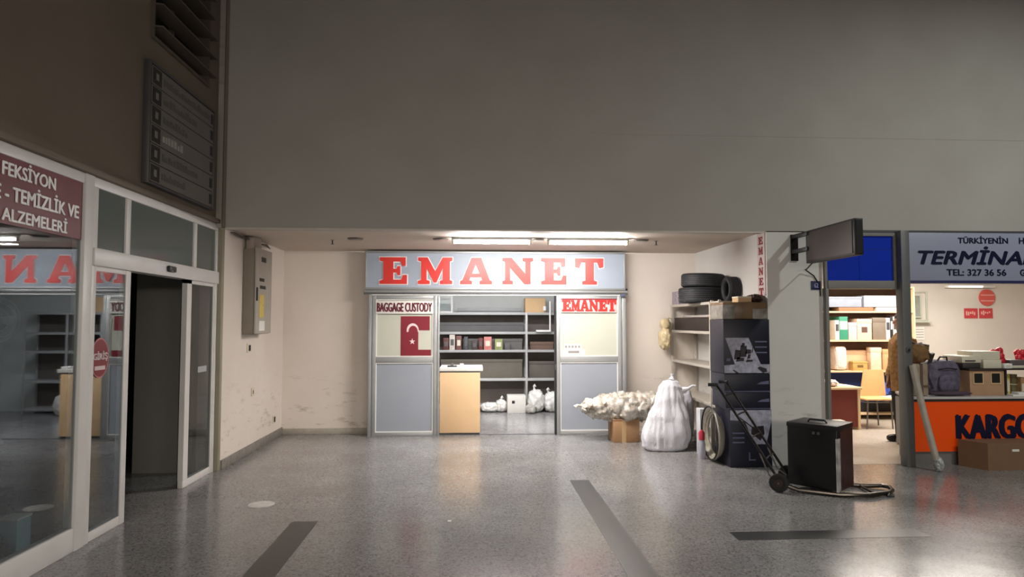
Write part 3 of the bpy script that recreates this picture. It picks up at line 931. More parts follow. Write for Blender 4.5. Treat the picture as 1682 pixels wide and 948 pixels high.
# ================================================================== RIGHT SIDE OF ALCOVE
t = thing('metal_rack', (3.1, 8.98, 0), 'grey metal rack along the right alcove wall under the tyres', 'shelving')
def yrack(t, y0, y1, shelves, zt):
    for (px, py) in ((2.92, y0), (2.92, y1 - .03), (3.275, y0), (3.275, y1 - .03)):
        B(px, px + .03, py, py + .03, 0, zt, bev=.002).build('post', M_RACK, t)
    for z in shelves:
        B(2.925, 3.30, y0 + .003, y1 - .003, z - .035, z, bev=.003).build('shelf', M_RACK, t)
yrack(t, 8.15, 9.8, (.14, .60, 1.06, 1.49, 1.86), 1.86)
t = thing('metal_rack', (3.1, 7.98, 0), 'narrow grey metal rack beside the navy boxes', 'shelving')
yrack(t, 7.84, 8.13, (.14, .60, 1.055, 1.49, 1.86), 1.875)
def tyre(c, axis, Ro, w, lb):
    t = thing('tyre', (c[0], c[1], c[2] - (w / 2 if abs(axis[2]) > .5 else Ro)), lb, 'tyre', 'tyres on top of the rack')
    Ri = Ro * .58
    prof = [(Ro * .93, -w / 2), (Ro * .98, -w * .43), (Ro, -w * .33)]
    for k in range(5):                                  # tread grooves
        h = -w * .28 + k * w * .14
        prof += [(Ro, h - w * .05), (Ro, h + w * .03), (Ro - .008, h + w * .04), (Ro - .008, h + w * .08)]
    prof += [(Ro, w * .37), (Ro * .98, w * .43), (Ro * .93, w / 2), (Ro * .75, w * .52), (Ri * 1.08, w * .45), (Ri, w * .36), (Ri * 1.05, w * .2), (Ro * .9, w * .1), (Ro * .9, -w * .1), (Ri * 1.05, -w * .2), (Ri, -w * .36), (Ri * 1.08, -w * .45), (Ro * .75, -w * .52)]
    MB().lathe(c, axis, prof, 56).build('tyre_body', M_TYRE, t, sharp=30)
    return t
tyre((3.015, 8.72, 1.962), (0, 0, 1), .298, .195, 'wide black tyre lying flat on the rack, lower of two')
tyre((3.03, 8.70, 2.152), (0.03, 0, 1), .28, .17, 'black tyre lying flat on top of another tyre')
tyre((3.235, 8.25, 2.02), (1, 0, 0.0), .158, .15, 'small dark tyre standing upright beside the two flat tyres')
t = thing('printed_box', (3.0, 9.60, 1.86), 'purple and white printed box left of the flat tyres', 'box')
B(2.93, 3.06, 9.45, 9.75, 1.86, 2.05, bev=.004).build('body', pm('purple grey print', (150, 138, 150), .5, var=.5, scale=35), t)
m = MB()
for k in range(3):
    m.box(2.94 + .002, 3.05, 9.446, 9.4505, 1.885 + k * .055, 1.915 + k * .055)
m.build('printed_stripe', pm('dark purple print', (66, 52, 66), .5, var=.5, scale=60), t)
t = thing('dark_crate', (3.1, 8.95, 1.49), 'long black-brown crate on the second rack level', 'crate')
B(2.95, 3.26, 8.25, 9.70, 1.49, 1.66, bev=.005).build('body', pm('black brown', (38, 28, 24), .6), t)
B(2.945, 3.265, 8.245, 9.705, 1.66, 1.672, bev=.002).build('rim', pm('brown rim', (74, 56, 48), .6), t)
tag(B(3.0, 3.26, 8.4, 9.5, 1.672, 1.70, bev=.004).build('folded_sheet', pm('grey sheet', (178, 172, 168), .6)), 'pale folded sheet lying on the long dark crate', 'sheet')
# open light carton with raised flap
t = thing('open_carton', (3.05, 7.98, 1.49), 'light brown open carton with raised flap beside the navy boxes', 'carton')
B(2.90, 3.22, 7.86, 8.10, 1.49, 1.70, bev=.004).build('body', M_CARDL, t)
MB().prism([(2.895, 7.87, 1.70), (2.895, 7.87, 1.74), (2.99, 7.86, 1.80), (3.10, 7.86, 1.825), (3.14, 7.86, 1.70)], (0, .006, 0)).build('flap', M_CARDL, t)
t = thing('hanging_bag', (2.80, 9.72, 1.19), 'cream plastic bag hanging from the rear rack post', 'bag')
M_CRB = pm('cream plastic film', (206, 188, 150), .45, var=.2, scale=14, bump=.5, bscale=18)
MB().blob((2.80, 9.70, 1.36), (.085, .10, .16), .2, 3, 4, 4, pw=.85).build('bag_body', M_CRB, t, sharp=80)
MB().blob((2.81, 9.72, 1.58), (.075, .08, .085), .2, 4, 3, 9).build('bag_top', M_CRB, t, sharp=80)
MB().tube([(2.80, 9.70, 1.62), (2.87, 9.73, 1.67), (2.93, 9.79, 1.66)], .008).build('loop_handle', M_CRB, t)
# cloth bits on the low shelf
t = thing('cloth_bundle', (3.06, 8.0, .60), 'cream and olive cloth bundle on the low rack level', 'cloth')
MB().blob((3.0, 8.0, .655), (.11, .11, .055), .25, 4, 4, 21, flat=.602).build('cloth', M_CRB, t, sharp=80)
MB().blob((3.14, 8.0, .655), (.10, .11, .055), .25, 4, 4, 22, flat=.602).build('cloth', pm('olive cloth', (112, 98, 72), .9, var=.3, scale=20, bump=.4), t, sharp=80)
# wrapped bundle on the box
t = thing('cardboard_box', (2.04, 9.0, 0), 'brown cardboard box on the floor under the wrapped bundle', 'box')
B(1.865, 2.22, 8.93, 9.28, 0, .30, bev=.006).build('body', M_CARD, t)
B(1.98, 2.04, 8.926, 8.931, .0, .30).build('tape', M_TAPE, t)
B(1.86, 2.225, 8.925, 9.285, .296, .304, bev=.002).build('flap', M_CARD, t)
M_WRAP = pm('plastic wrapped goods', (136, 124, 108), .22, var=.5, scale=9, bump=.9, bscale=13, col2=(216, 212, 204))
t = thing('wrapped_bundle', (2.0, 9.05, .30), 'long lumpy bundle in clear plastic lying across a box', 'bundle')
mb = MB()
rnd = random.Random(17)
for k in range(15):
    u = k / 14.0
    x = 1.50 + u * 1.00
    r = .065 + .13 * min(1, (u * 2.6) ** .6)
    mb.blob((x, 9.08 + rnd.uniform(-.05, .05), .465 + .02 * math.sin(k * 2.1) - .02 * (1 - u)), (r * .85, .16, r * .92), .26, 2.6, 4, k + 30)
mb.build('plastic_wrap', M_WRAP, t, sharp=60)
MB().tube([(1.52, 9.06, .46), (1.46, 9.05, .47), (1.40, 9.03, .49), (1.36, 9.02, .46)], [.05, .02, .015, .03], 8).build('knotted_end', M_WRAP, t)
# the big white sack
t = thing('woven_sack', (2.44, 8.40, 0), 'big full white woven sack leaning by the rack', 'sack')
def sack_skin(mb, cx, cy, H, rx, ry, prof, lean, seed, nz=56, ns=84):
    rings = []
    for i in range(nz + 1):
        h = i / nz
        hh = 1 - (1 - h) ** 1.25
        for (a, ra), (b, rb) in zip(prof, prof[1:]):
            if a <= hh <= b:
                q = (hh - a) / (b - a)
                q = q * q * (3 - 2 * q)
                rr = ra + (rb - ra) * q
                break
        ring = []
        for k in range(ns):
            th = 2 * math.pi * k / ns
            c, s_ = math.cos(th), math.sin(th)
            e = (abs(c) ** 2.6 + abs(s_) ** 2.6) ** (-1 / 2.6)
            big = noise.noise(Vector((c * 1.3 + seed, s_ * 1.3, hh * 2.2)))
            fold = abs(noise.noise(Vector((c * 2.6, s_ * 2.6 + seed, hh * 1.6 + c)))) ** .5
            fine = noise.noise(Vector((c * 5, s_ * 5, hh * 8 + seed)))
            k_ = 1 + .13 * big - .20 * (.6 - fold) * (hh > .03) + .025 * fine
            sag = .02 * math.sin(hh * 9 + 2 * c)
            ring.append(mb.bm.verts.new((cx + lean[0] * hh ** 1.3 + rx * rr * e * c * k_, cy + lean[1] * hh ** 1.3 + ry * rr * e * s_ * k_, max(.003, H * hh + sag * (hh > .05) * (hh < .97)))))
        rings.append(ring)
    for i in range(nz):
        for k in range(ns):
            mb.bm.faces.new((rings[i][k], rings[i][(k + 1) % ns], rings[i + 1][(k + 1) % ns], rings[i + 1][k]))
    mb.bm.faces.new(list(reversed(rings[0])))
    mb.bm.faces.new(rings[-1])
bm_ = MB()
sack_skin(bm_, 2.415, 8.42, .87, .305, .20, [(0, .78), (.05, .94), (.18, 1.0), (.45, .86), (.7, .66), (.88, .50), (.97, .32), (1, .10)], (.13, .12), 3.7)
bm_.build('sack_body', M_FAB, t, sharp=80)
MB().tube([(2.55, 8.54, .86), (2.56, 8.55, .905), (2.565, 8.55, .94)], [.05, .018, .03], 10).build('tied_neck', M_FAB, t)
MB().tube([(2.66, 8.50, .73), (2.74, 8.46, .76), (2.79, 8.44, .80), (2.82, 8.44, .79)], [.05, .02, .012, .02], 10).build('corner_ear', M_FAB, t)
m = MB()
m.bm.free()
t = bag('woven_sack', (2.81, 8.80, .36), (.09, .14, .36), 41, pm('grey sack', (160, 158, 166), .65, var=.1, scale=10, bump=.4, bscale=30), 'grey-white sack squeezed behind the big white sack', 'sack', amp=.12)
t = thing('white_carton', (2.80, 8.0, 0), 'tall narrow white carton standing before the rack', 'carton')
B(2.735, 2.83, 8.02, 8.16, 0, .555, bev=.004).build('body', pm('white grey print', (196, 198, 204), .5, var=.08, scale=12), t)
B(2.745, 2.82, 8.017, 8.0205, .10, .33).build('printed_patch', pm('blue grey print', (132, 138, 156), .5, var=.4, scale=22), t)
t = thing('plastic_bottle', (2.69, 7.84, 0), 'clear bottle with a pink-red top before the white carton', 'bottle')
MB().lathe((2.69, 7.84, 0), (0, 0, 1), [(.001, 0), (.04, 0), (.044, .02), (.044, .17), (.03, .22), (.001, .22)], 24).build('bottle_body', pm('milky bottle', (190, 190, 204), .2, alpha=.75), t)
MB().lathe((2.69, 7.84, .22), (0, 0, 1), [(.001, 0), (.036, 0), (.036, .08), (.02, .11), (.001, .11)], 24).build('cap', pm('pink red plastic', (186, 50, 70), .4), t)
# hose coil
t = thing('hose_coil', (2.86, 7.78, 0), 'coil of pale hose rings beside the navy boxes', 'hose')
M_HOSE = pm('pale hose', (160, 156, 142), .3, var=.12, scale=20)
for k in range(5):
    MB().torus((2.757 + .0135 * k, 7.70 + .004 * k, .315 - .004 * k), (1, -.05 + .018 * k, .02), .296 - .014 * k, .012, 44, 8, jit=.02, seed=k).build('hose_loop', M_HOSE, t)
t2 = MB().torus((2.742, 7.71, .32), (1, -.03, 0), .30, .010, 44, 10, jit=.01, seed=9).build('hose_loop', M_BLACK, t)
t2['label'] = 'black outer hoop'

# navy boxes
M_ART = pm('printed silver art', (168, 168, 186), .45, var=.35, scale=18)
M_PBG = pm('print blue grey', (96, 98, 128), .5)
M_ARTD = pm('printed dark picture', (40, 32, 40), .45, var=.5, scale=22)
def quad(m, pts, y):
    m.prism([(p[0], y, p[1]) for p in pts], (0, .0015, 0))
def navy(x0, x1, z0, z1, y0, y1, lb, style):
    t = thing('navy_carton', ((x0 + x1) / 2, (y0 + y1) / 2, z0), lb, 'carton', 'navy printed cartons')
    B(x0, x1, y0, y1, z0, z1, bev=.004).build('body', M_NAVY, t)
    w, h = x1 - x0, z1 - z0
    X = lambda u: x0 + u * w
    Z = lambda v: z0 + v * h
    ya = y0 - .002
    if style == 'full':
        m = MB()
        quad(m, [(X(.04), Z(.66)), (X(.54), Z(.66)), (X(.80), Z(.17)), (X(.99), Z(.17)), (X(.99), Z(.01)), (X(.01), Z(.01)), (X(.01), Z(.15)), (X(.24), Z(.17))], ya)
        m.build('printed_art', M_ART, t)
        m = MB()
        for (a, b_, c, d) in ((.22, .36, .26, .44), (.26, .44, .22, .30), (.34, .50, .30, .52), (.38, .46, .50, .57), (.46, .60, .36, .45), (.50, .58, .27, .36), (.47, .63, .21, .26), (.60, .64, .38, .50)):
            quad(m, [(X(a), Z(c)), (X(a + .03), Z(d)), (X(b_), Z(d - .01)), (X(b_ - .01), Z(c + .01))], ya - .0015)
        quad(m, [(X(.72), Z(.10)), (X(.78), Z(.13)), (X(.92), Z(.09)), (X(.93), Z(.03)), (X(.84), Z(.01)), (X(.78), Z(.06))], ya - .0015)
        quad(m, [(X(.18), Z(.07)), (X(.22), Z(.07)), (X(.32), Z(.01)), (X(.26), Z(.01))], ya - .0015)
        m.build('printed_picture', M_ARTD, t)
        m = MB()
        for k in range(3):
            quad(m, [(X(.68), Z(.575 - k * .1)), (X(.94), Z(.575 - k * .1)), (X(.94), Z(.60 - k * .1)), (X(.68), Z(.60 - k * .1))], ya)
        quad(m, [(X(.06), Z(.23)), (X(.14), Z(.23)), (X(.14), Z(.28)), (X(.06), Z(.28))], ya)
        m.build('printed_lines', pm('print blue grey', (96, 98, 128), .5), t)
    elif style == 'low':
        m = MB()
        quad(m, [(X(0.01), Z(.99)), (X(.99), Z(.99)), (X(.99), Z(.80)), (X(.86), Z(.40)), (X(.56), Z(.40)), (X(.36), Z(.80)), (X(0.01), Z(.82))], ya)
        m.build('printed_art', M_ART, t)
        m = MB()
        quad(m, [(X(.52), Z(.70)), (X(.80), Z(.72)), (X(.82), Z(.58)), (X(.72), Z(.46)), (X(.62), Z(.52)), (X(.5), Z(.58))], ya - .0015)
        m.build('printed_picture', M_ARTD, t)
        m = MB()
        for k in range(3):
            quad(m, [(X(.06), Z(.58 - k * .08)), (X(.34), Z(.58 - k * .08)), (X(.34), Z(.605 - k * .08)), (X(.06), Z(.605 - k * .08))], ya)
        quad(m, [(X(.44), Z(.12)), (X(.6), Z(.12)), (X(.6), Z(.14)), (X(.47), Z(.14)), (X(.47), Z(.26)), (X(.44), Z(.26))], ya)
        m.build('printed_lines', MATS['print blue grey'], t)
    else:
        m = MB()
        quad(m, [(X(.70), Z(.42)), (X(.97), Z(.42)), (X(.97), Z(.62)), (X(.80), Z(.55))], ya)
        quad(m, [(X(.0), Z(.0)), (X(1), Z(.0)), (X(1), Z(.05)), (X(.0), Z(.05))], ya)
        m.build('printed_lines', MATS['print blue grey'], t)
    return t
navy(2.835, 3.31, 0, .635, 7.33, 7.78, 'navy carton with silver print, bottom of the stack', 'low')
navy(2.80, 3.31, .639, .825, 7.35, 7.78, 'slim plain navy carton just above the bottom one', 'plain')
navy(2.79, 3.31, .829, 1.028, 7.35, 7.78, 'slim navy carton right under the top one', 'plain')
navy(2.785, 3.312, 1.032, 1.635, 7.35, 7.78, 'tall navy carton with silver art, top of the stack', 'full')
t = thing('wrapped_carton', (3.05, 7.55, 1.638), 'brown carton in grey plastic wrap on top of the navy stack', 'carton')
B(2.79, 3.30, 7.37, 7.77, 1.638, 1.83, bev=.012).build('body', pm('wrapped card', (118, 96, 70), .35, var=.25, scale=7), t)
B(2.785, 2.93, 7.365, 7.775, 1.637, 1.80, bev=.012).build('plastic_wrap', pm('grey film', (140, 136, 128), .3, var=.3, scale=14, bump=.5, bscale=20), t)
B(3.13, 3.305, 7.365, 7.775, 1.637, 1.76, bev=.012).build('plastic_wrap', MATS['grey film'], t)
t = thing('small_box', (3.06, 7.5, 1.832), 'small cream box on the wrapped brown carton', 'box')
B(2.99, 3.145, 7.42, 7.60, 1.832, 1.895, bev=.004).build('body', M_CARDL, t)
B(2.988, 3.147, 7.418, 7.602, 1.88, 1.898, bev=.002).build('lid', M_CREAM, t)
bag('crumpled_bag', (3.225, 7.55, 1.875), (.07, .12, .05), 51, pm('dark brown film', (62, 42, 30), .45, var=.3, scale=14, bump=.5), 'dark brown crumpled bag beside the small cream box', amp=.3)

# vertical sign
t = thing('vertical_sign', (3.318, 7.52, 1.70), 'narrow upright white sign with red EMANET letters by the pillar', 'sign')
B(3.308, 3.3185, 7.43, 7.62, 1.905, 2.625, bev=.002).build('board', pm('sign pinkish white', (206, 192, 188), .5), t)
for i, ch in enumerate('EMANET'):
    z = 2.50 - i * .118
    outline('letter', slab(ch, 0, 0, .115, .088), M_DKRED, t, frame_mat((3.3065, 7.585, z), 'left'), .003)

# ================================================================== HAND TRUCK
u = Vector((.75, .66, 0)).normalized()
v_ = Vector((-.66, .75, 0)).normalized()
Z3 = Vector((0, 0, 1))
u2 = Vector((.58, .81, 0)).normalized()
A0 = Vector((2.90, 6.28, 0))
t = thing('hand_truck', (A0.x + .2, A0.y + .1, 0), 'black steel two-wheeled hand truck tilted under a black case', 'hand truck')
M_FRM = pm('black worn steel', (34, 30, 30), .35, .6, var=.2, scale=30)
WD = .37
for s in (0, 1):
    o0 = A0 + u2 * (WD * s)
    p0 = o0 + Z3 * .10
    p1 = o0 + v_ * .60 + Z3 * .92
    g1 = p1 + v_ * .04 + Z3 * .045
    g2 = g1 + v_ * .03 + Z3 * .0 - u2 * (.03 if s == 0 else -.0)
    MB().tube([p0, p0.lerp(p1, .5), p1, g1], .013, 12).build('rail', M_FRM, t)
    MB().tube([g1 - v_ * .02, g2, g2 + v_ * .04 - u * .02], .018, 12).build('grip', M_BLACK, t)
    c = o0 - u2 * .035 if s == 0 else o0 + u2 * .035
    c = c + Z3 * .088
    wh = MB().lathe(c, u2, [(.04, -.016), (.066, -.022), (.084, -.018), (.088, -.006), (.088, .006), (.084, .018), (.066, .022), (.04, .016)], 36).build('wheel', pm('wheel rubber', (24, 22, 22), .6), t)
    MB().lathe(c, u2, [(.006, -.02), (.035, -.02), (.045, -.012), (.045, .012), (.035, .02), (.006, .02)], 24).build('wheel_hub', pm('hub brown', (70, 58, 56), .4, .5), wh)
MB().tube([A0 - u2 * .06 + Z3 * .088, A0 + u2 * (WD + .06) + Z3 * .088], .009).build('axle', M_STEEL, t)
for f in (.22, .45, .70, .92):
    a = (A0 + Z3 * .10).lerp(A0 + v_ * .60 + Z3 * .92, f)
    MB().tube([a, a + u2 * (WD / 2) + v_ * .01, a + u2 * WD], .008).build('cross_bar', M_FRM, t)
a = (A0 + Z3 * .10).lerp(A0 + v_ * .60 + Z3 * .92, .70)
b_ = (A0 + Z3 * .10).lerp(A0 + v_ * .60 + Z3 * .92, .45) + u2 * WD
MB().tube([a, b_], .006).build('diagonal_brace', M_FRM, t)
for s in (0, 1):                                        # struts from wheel to rail
    o0 = A0 + u2 * (WD * s)
    MB().tube([o0 + Z3 * .088, o0 + v_ * .10 + Z3 * .14, o0 + v_ * .19 + Z3 * .335], .008).build('wheel_strut', M_STEEL, t)
# nose frame: flat loop that carries the case
n0 = Vector((2.93, 6.26, .030))
m = MB()
m.tube([(2.96, 6.27, .06), (3.05, 6.22, .028), (3.36, 6.05, .022), (3.62, 6.02, .022), (3.86, 6.10, .022), (3.94, 6.18, .024), (3.97, 6.27, .03), (3.94, 6.34, .028), (3.80, 6.36, .022), (3.5, 6.46, .022), (3.22, 6.52, .04)], .021, 10)
m.tube([(3.70, 6.04, .022), (3.74, 6.37, .022)], .012, 8)
m.tube([(3.3, 6.08, .022), (3.46, 6.47, .022)], .012, 8)
m.build('nose_loop', pm('chromed steel', (92, 86, 80), .28, .9, var=.15, scale=20), t)
m = MB()
m.tube([(3.86, 6.10, .022), (3.80, 6.02, .010), (3.86, 6.03, .010)], .010, 8)
m.build('nose_foot', M_STEEL, t)

# the black case
t = thing('black_case', (3.3, 6.3, .04), 'large black case with silver tape standing on the hand truck', 'case')
Bc = Vector((3.335, 6.03, 0))
TM = Matrix.Translation(Bc) @ Matrix((v_, u, Z3)).transposed().to_4x4()
# local: x along v_ (length), y along u, z up
M_CASE = pm('black case skin', (14, 14, 17), .35, var=.2, scale=8, bump=.05)
MB().box(0, .465, 0, .41, .050, .635, bev=.012, m=TM).build('body', M_CASE, t)
MB().box(-.004, .469, -.004, .414, .60, .645, bev=.008, m=TM).build('lid', M_BLACK, t)
MB().prism([TM @ Vector((-.0015, .06, .05)), TM @ Vector((-.0015, .385, .05)), TM @ Vector((-.0015, .385, .59)), TM @ Vector((-.0015, .06, .59))], -v_ * .003).build('side_panel', pm('oxblood panel', (52, 22, 18), .35, var=.35, scale=10), t)
MB().box(-.006, .014, -.006, .06, .045, .53, m=TM, bev=.002).build('silver_tape', pm('silver tape', (176, 174, 172), .4, .2, var=.35, scale=14), t)
m = MB()
m.box(.20, .225, -.004, .0, .55, .575, m=TM).box(.155, .18, -.004, .0, .55, .575, m=TM)
m.build('latch', M_STEEL, t)
m = MB().tube([TM @ Vector((.14, 1.0*.14, .645)), TM @ Vector((.16, 1.0*.14, .67)), TM @ Vector((.30, 1.0*.14, .67)), TM @ Vector((.32, 1.0*.14, .645))], .009, 10)
m.build('carry_handle', M_BLACK, t)
m = MB()
for k in range(6):
    a = TM @ Vector((-.0048, .10 + k * .05, .06)); 
    m.tube([a, a + Z3 * .22], .0035, 6)
m.build('side_ribs', pm('rib brown', (56, 36, 30), .5), t)

# ================================================================== MONITOR
t = thing('hanging_monitor', (3.66, 6.6, 2.24), 'dark monitor sticking out from the pillar above the shop', 'monitor')
B(3.625, 3.715, 6.16, 7.10, 2.245, 2.60, bev=.008).build('housing', pm('monitor black', (24, 20, 18), .5), t)
B(3.618, 3.626, 6.19, 7.07, 2.268, 2.578).build('screen', pm('dark screen', (66, 58, 54), .25), t)
B(3.64, 3.70, 6.154, 6.161, 2.26, 2.585).build('side_grille', M_BLACK, t)
for z in (2.57, 2.40):
    B(3.60, 3.65, 7.03, 7.398, z - .022, z + .022, bev=.003).build('arm', M_BLACK, t)
B(3.60, 3.68, 7.378, 7.399, 2.30, 2.60).build('wall_plate', M_FRM, t)
m = MB().tube([(3.66, 7.03, 2.246), (3.68, 7.2, 2.19), (3.74, 7.35, 2.20), (3.86, 7.388, 2.13), (3.93, 7.39, 2.02), (3.935, 7.39, 1.9)], .007, 8)
m.build('cable', M_BLACK, t)

# ================================================================== CARGO SHOP FRONT
w5 = thing('window_3', (4.38, 7.36, 1.98), 'blue panelled top light over the cargo shop doorway', 'window', kind='structure')
m = B(3.965, 3.995, 7.34, 7.39, 1.975, 2.62, bev=.003).box(4.775, 4.805, 7.34, 7.39, 1.975, 2.62, bev=.003)
m.box(3.995, 4.775, 7.34, 7.39, 2.585, 2.62, bev=.003).box(3.995, 4.775, 7.33, 7.40, 1.985, 2.075, bev=.004)
m.build('window_frame', pm('shop frame grey', (128, 126, 122), .5, var=.05), w5)
M_BLUE = pm('blue film', (12, 50, 180), .3, var=.03)
B(3.995, 4.375, 7.36, 7.368, 2.075, 2.585).build('pane', M_BLUE, w5)
B(4.379, 4.775, 7.36, 7.368, 2.075, 2.43).build('pane', M_BLUE, w5)
B(4.379, 4.775, 7.36, 7.368, 2.438, 2.585).build('pane', M_BLUE, w5)
B(3.995, 4.775, 7.368, 7.372, 2.075, 2.585).build('backing', pm('blue backing', (60, 84, 190), .5), w5)
struct(B(3.965, 4.0, 7.33, 7.40, 0, 1.985, bev=.003).build('trim_9', pm('shop frame grey', (0, 0, 0))), 'grey frame strip down the pillar edge of the doorway', 'door frame')
struct(B(4.805, 4.905, 7.25, 7.37, 0, 2.64, bev=.006).build('trim_10', pm('post grey', (104, 104, 104), .45, .2, var=.05)), 'dark grey metal post between doorway and orange counter', 'post')
t = thing('post_latch', (4.855, 7.245, 1.09), 'small latch on the dark grey metal post', 'latch')
B(4.83, 4.875, 7.238, 7.249, 1.27, 1.32, bev=.003).build('plate', M_ALUD, t)
MB().cyl((4.852, 7.225, 1.295), (4.852, 7.24, 1.295), .01).build('knob', M_BLACK, t)

t = thing('cargo_sign', (6.1, 7.3, 2.05), 'lavender grey sign with dark blue terminal lettering above the orange counter', 'sign')
B(4.915, 7.6, 7.27, 7.39, 2.075, 2.618, bev=.004).build('sign_box', pm('lavender grey panel', (150, 154, 176), .4, var=.03, scale=1.5), t)
B(4.91, 7.6, 7.265, 7.395, 2.045, 2.075, bev=.003).build('lower_rail', pm('navy rail', (44, 44, 92), .4), t)
M_INK = pm('navy lettering', (16, 18, 52), .4)
sy = 7.269
# lettering sits on the panel face
k_ = 7.27 / 7.35
text('lettering', 'TÜRKİYENİN', M_INK, t, frame_mat((5.49, sy, 2.50), 'front'), .59, .085, .003, bold=.018)
text('lettering', 'H', M_INK, t, frame_mat((6.215, sy, 2.50), 'front'), .06, .068, .003, bold=.018)
text('lettering', 'TERMİNAL', M_INK, t, frame_mat((5.02, sy, 2.262), 'front'), 1.36, .20, .003, bold=.03, shear=.25)
text('lettering', 'TEL: 327 36 56', M_INK, t, frame_mat((5.345, sy, 2.132), 'front'), .70, .072, .003, bold=.022)
text('lettering', 'G', M_INK, t, frame_mat((6.215, sy, 2.132), 'front'), .055, .072, .003, bold=.022)
m = MB().blob((5.16, 7.272, 2.51), (.05, .004, .03), .1, 3, 3, 3)

t = thing('orange_counter', (6.2, 7.6, 0), 'orange fronted cargo counter with KARGO lettering', 'counter')
B(5.14, 7.6, 7.37, 7.95, .145, .705).build('body', pm('counter carcass', (150, 146, 142), .5), t)
B(4.91, 7.6, 7.36, 7.37, .145, .705).build('front_panel', pm('orange laminate', (255, 86, 6), .4, var=.02), t)
MB().prism([(4.91, 7.38, 0), (7.6, 7.38, 0), (7.6, 7.93, 0), (5.16, 7.93, 0)], (0, 0, .145)).build('plinth', pm('plinth grey', (118, 114, 112), .5), t)
MB().prism([(4.91, 7.34, .735), (7.6, 7.34, .735), (7.6, 7.98, .735), (5.16, 7.98, .735)], (0, 0, .025)).build('counter_top', pm('counter edge white', (196, 192, 190), .35), t)
MB().prism([(4.915, 7.355, .705), (7.6, 7.355, .705), (7.6, 7.95, .705), (5.16, 7.95, .705)], (0, 0, .03)).build('shadow_gap', pm('gap dark', (56, 46, 42), .6), t)
text('lettering', 'KARGO', M_INK, t, frame_mat((5.475, 7.359, .285), 'front'), .90, .265, .003, bold=.05)

# roll leaning
t = thing('cardboard_roll', (4.97, 7.04, 0), 'long grey wrapped roll leaning against the metal post', 'roll')
MB().tube([(4.985, 7.03, .12), (4.925, 7.12, .60), (4.865, 7.205, 1.13)], .035, 16).build('tube', pm('roll grey beige', (170, 162, 150), .45, var=.1, scale=9), t)
MB().blob((5.005, 7.02, .075), (.045, .045, .075), .3, 5, 4, 6, flat=.002).build('foot_wrap', pm('clear film', (170, 174, 176), .25, var=.35, scale=25, bump=.6), t, sharp=80)
t = thing('cardboard_box', (5.9, 7.15, 0), 'large brown cardboard box on the floor before the orange counter', 'box')
TMb = Matrix.Translation((5.60, 7.02, 0)) @ Matrix.Rotation(R(0), 4, 'Z')
MB().prism([(5.43, 7.30, 0), (5.565, 7.03, 0), (6.55, 7.03, 0), (6.45, 7.33, 0)], (0, 0, .285)).build('body', pm('olive brown card', (122, 94, 70), .8, var=.06), t)
B(5.84, 5.92, 7.026, 7.0295, .20, .225).build('address_label', M_PAPER, t)
MB().prism([(5.43, 7.30, .285), (5.565, 7.03, .285), (6.55, 7.03, .285), (6.45, 7.33, .285)], (0, 0, .006)).build('flap', MATS['olive brown card'], t)

# things on the counter
t = thing('canvas_package', (5.06, 7.62, .76), 'beige strapped package on the counter behind the metal post', 'package')
B(4.995, 5.20, 7.42, 7.62, .76, 1.13, bev=.02).build('body', pm('beige canvas', (150, 132, 112), .8, var=.2, scale=12, bump=.3), t)
m = B(4.99, 5.205, 7.415, 7.625, .86, .885).box(5.10, 5.13, 7.414, 7.626, .76, 1.135)
m.build('strap', pm('strap brown', (96, 76, 64), .7), t)
t = thing('brown_bag', (5.12, 7.62, 1.135), 'brown bag with dark straps piled on the beige package', 'bag')
MB().blob((5.12, 7.52, 1.24), (.13, .11, .11), .25, 3, 4, 61, flat=1.137, pw=.8).build('bag_body', pm('ochre brown cloth', (120, 88, 52), .8, var=.3, scale=9, bump=.4), t, sharp=80)
m = MB().tube([(5.00, 7.50, 1.33), (5.05, 7.50, 1.37), (5.18, 7.48, 1.30), (5.28, 7.50, 1.22), (5.33, 7.52, 1.24), (5.30, 7.55, 1.12)], .022, 8)
m.tube([(4.99, 7.55, 1.36), (5.03, 7.56, 1.46)], .018, 8)
m.build('strap', pm('dark webbing', (50, 40, 34), .7), t)
MB().blob((5.22, 7.60, 1.30), (.10, .09, .06), .3, 4, 3, 62).build('cloth_fold', pm('dark brown cloth', (62, 50, 40), .8, var=.2), t, sharp=80)
t = thing('grey_backpack', (5.47, 7.6, .76), 'grey-purple patterned backpack standing on the counter', 'backpack')
M_BP = pm('patterned backpack cloth', (92, 86, 104), .75, var=.35, scale=22, bump=.3)
MB().blob((5.46, 7.60, .955), (.20, .12, .21), .05, 3, 4, 71, flat=.762, pw=.55).build('bag_body', M_BP, t, sharp=80)
MB().blob((5.47, 7.475, .90), (.12, .04, .10), .05, 3, 4, 72, pw=.6).build('front_pocket', M_BP, t, sharp=80)
MB().tube([(5.40, 7.55, 1.15), (5.42, 7.53, 1.20), (5.50, 7.53, 1.20), (5.52, 7.55, 1.15)], .01).build('top_handle', M_BLACK, t)
MB().tube([(5.36, 7.475, 1.06), (5.47, 7.46, 1.075), (5.58, 7.475, 1.06)], .006).build('zip', M_BLACK, t)
m = MB().tube([(5.31, 7.55, 1.10), (5.27, 7.50, .98), (5.30, 7.47, .84)], .014, 8)
m.build('shoulder_strap', M_BP, t)
tag(MB().blob((5.46, 7.42, .79), (.24, .05, .028), .15, 4, 4, 75, flat=.762).build('folded_cloth', pm('plum cloth', (76, 62, 76), .8, var=.2), sharp=80), 'flat plum cloth before the patterned backpack', 'cloth')
t = thing('kraft_box', (5.92, 7.6, .76), 'light wood-brown box with two square windows on the counter', 'box')
M_KR = pm('kraft board', (178, 142, 112), .7, var=.07, scale=7)
B(5.705, 6.12, 7.44, 7.80, .76, 1.045, bev=.004).build('body', M_KR, t)
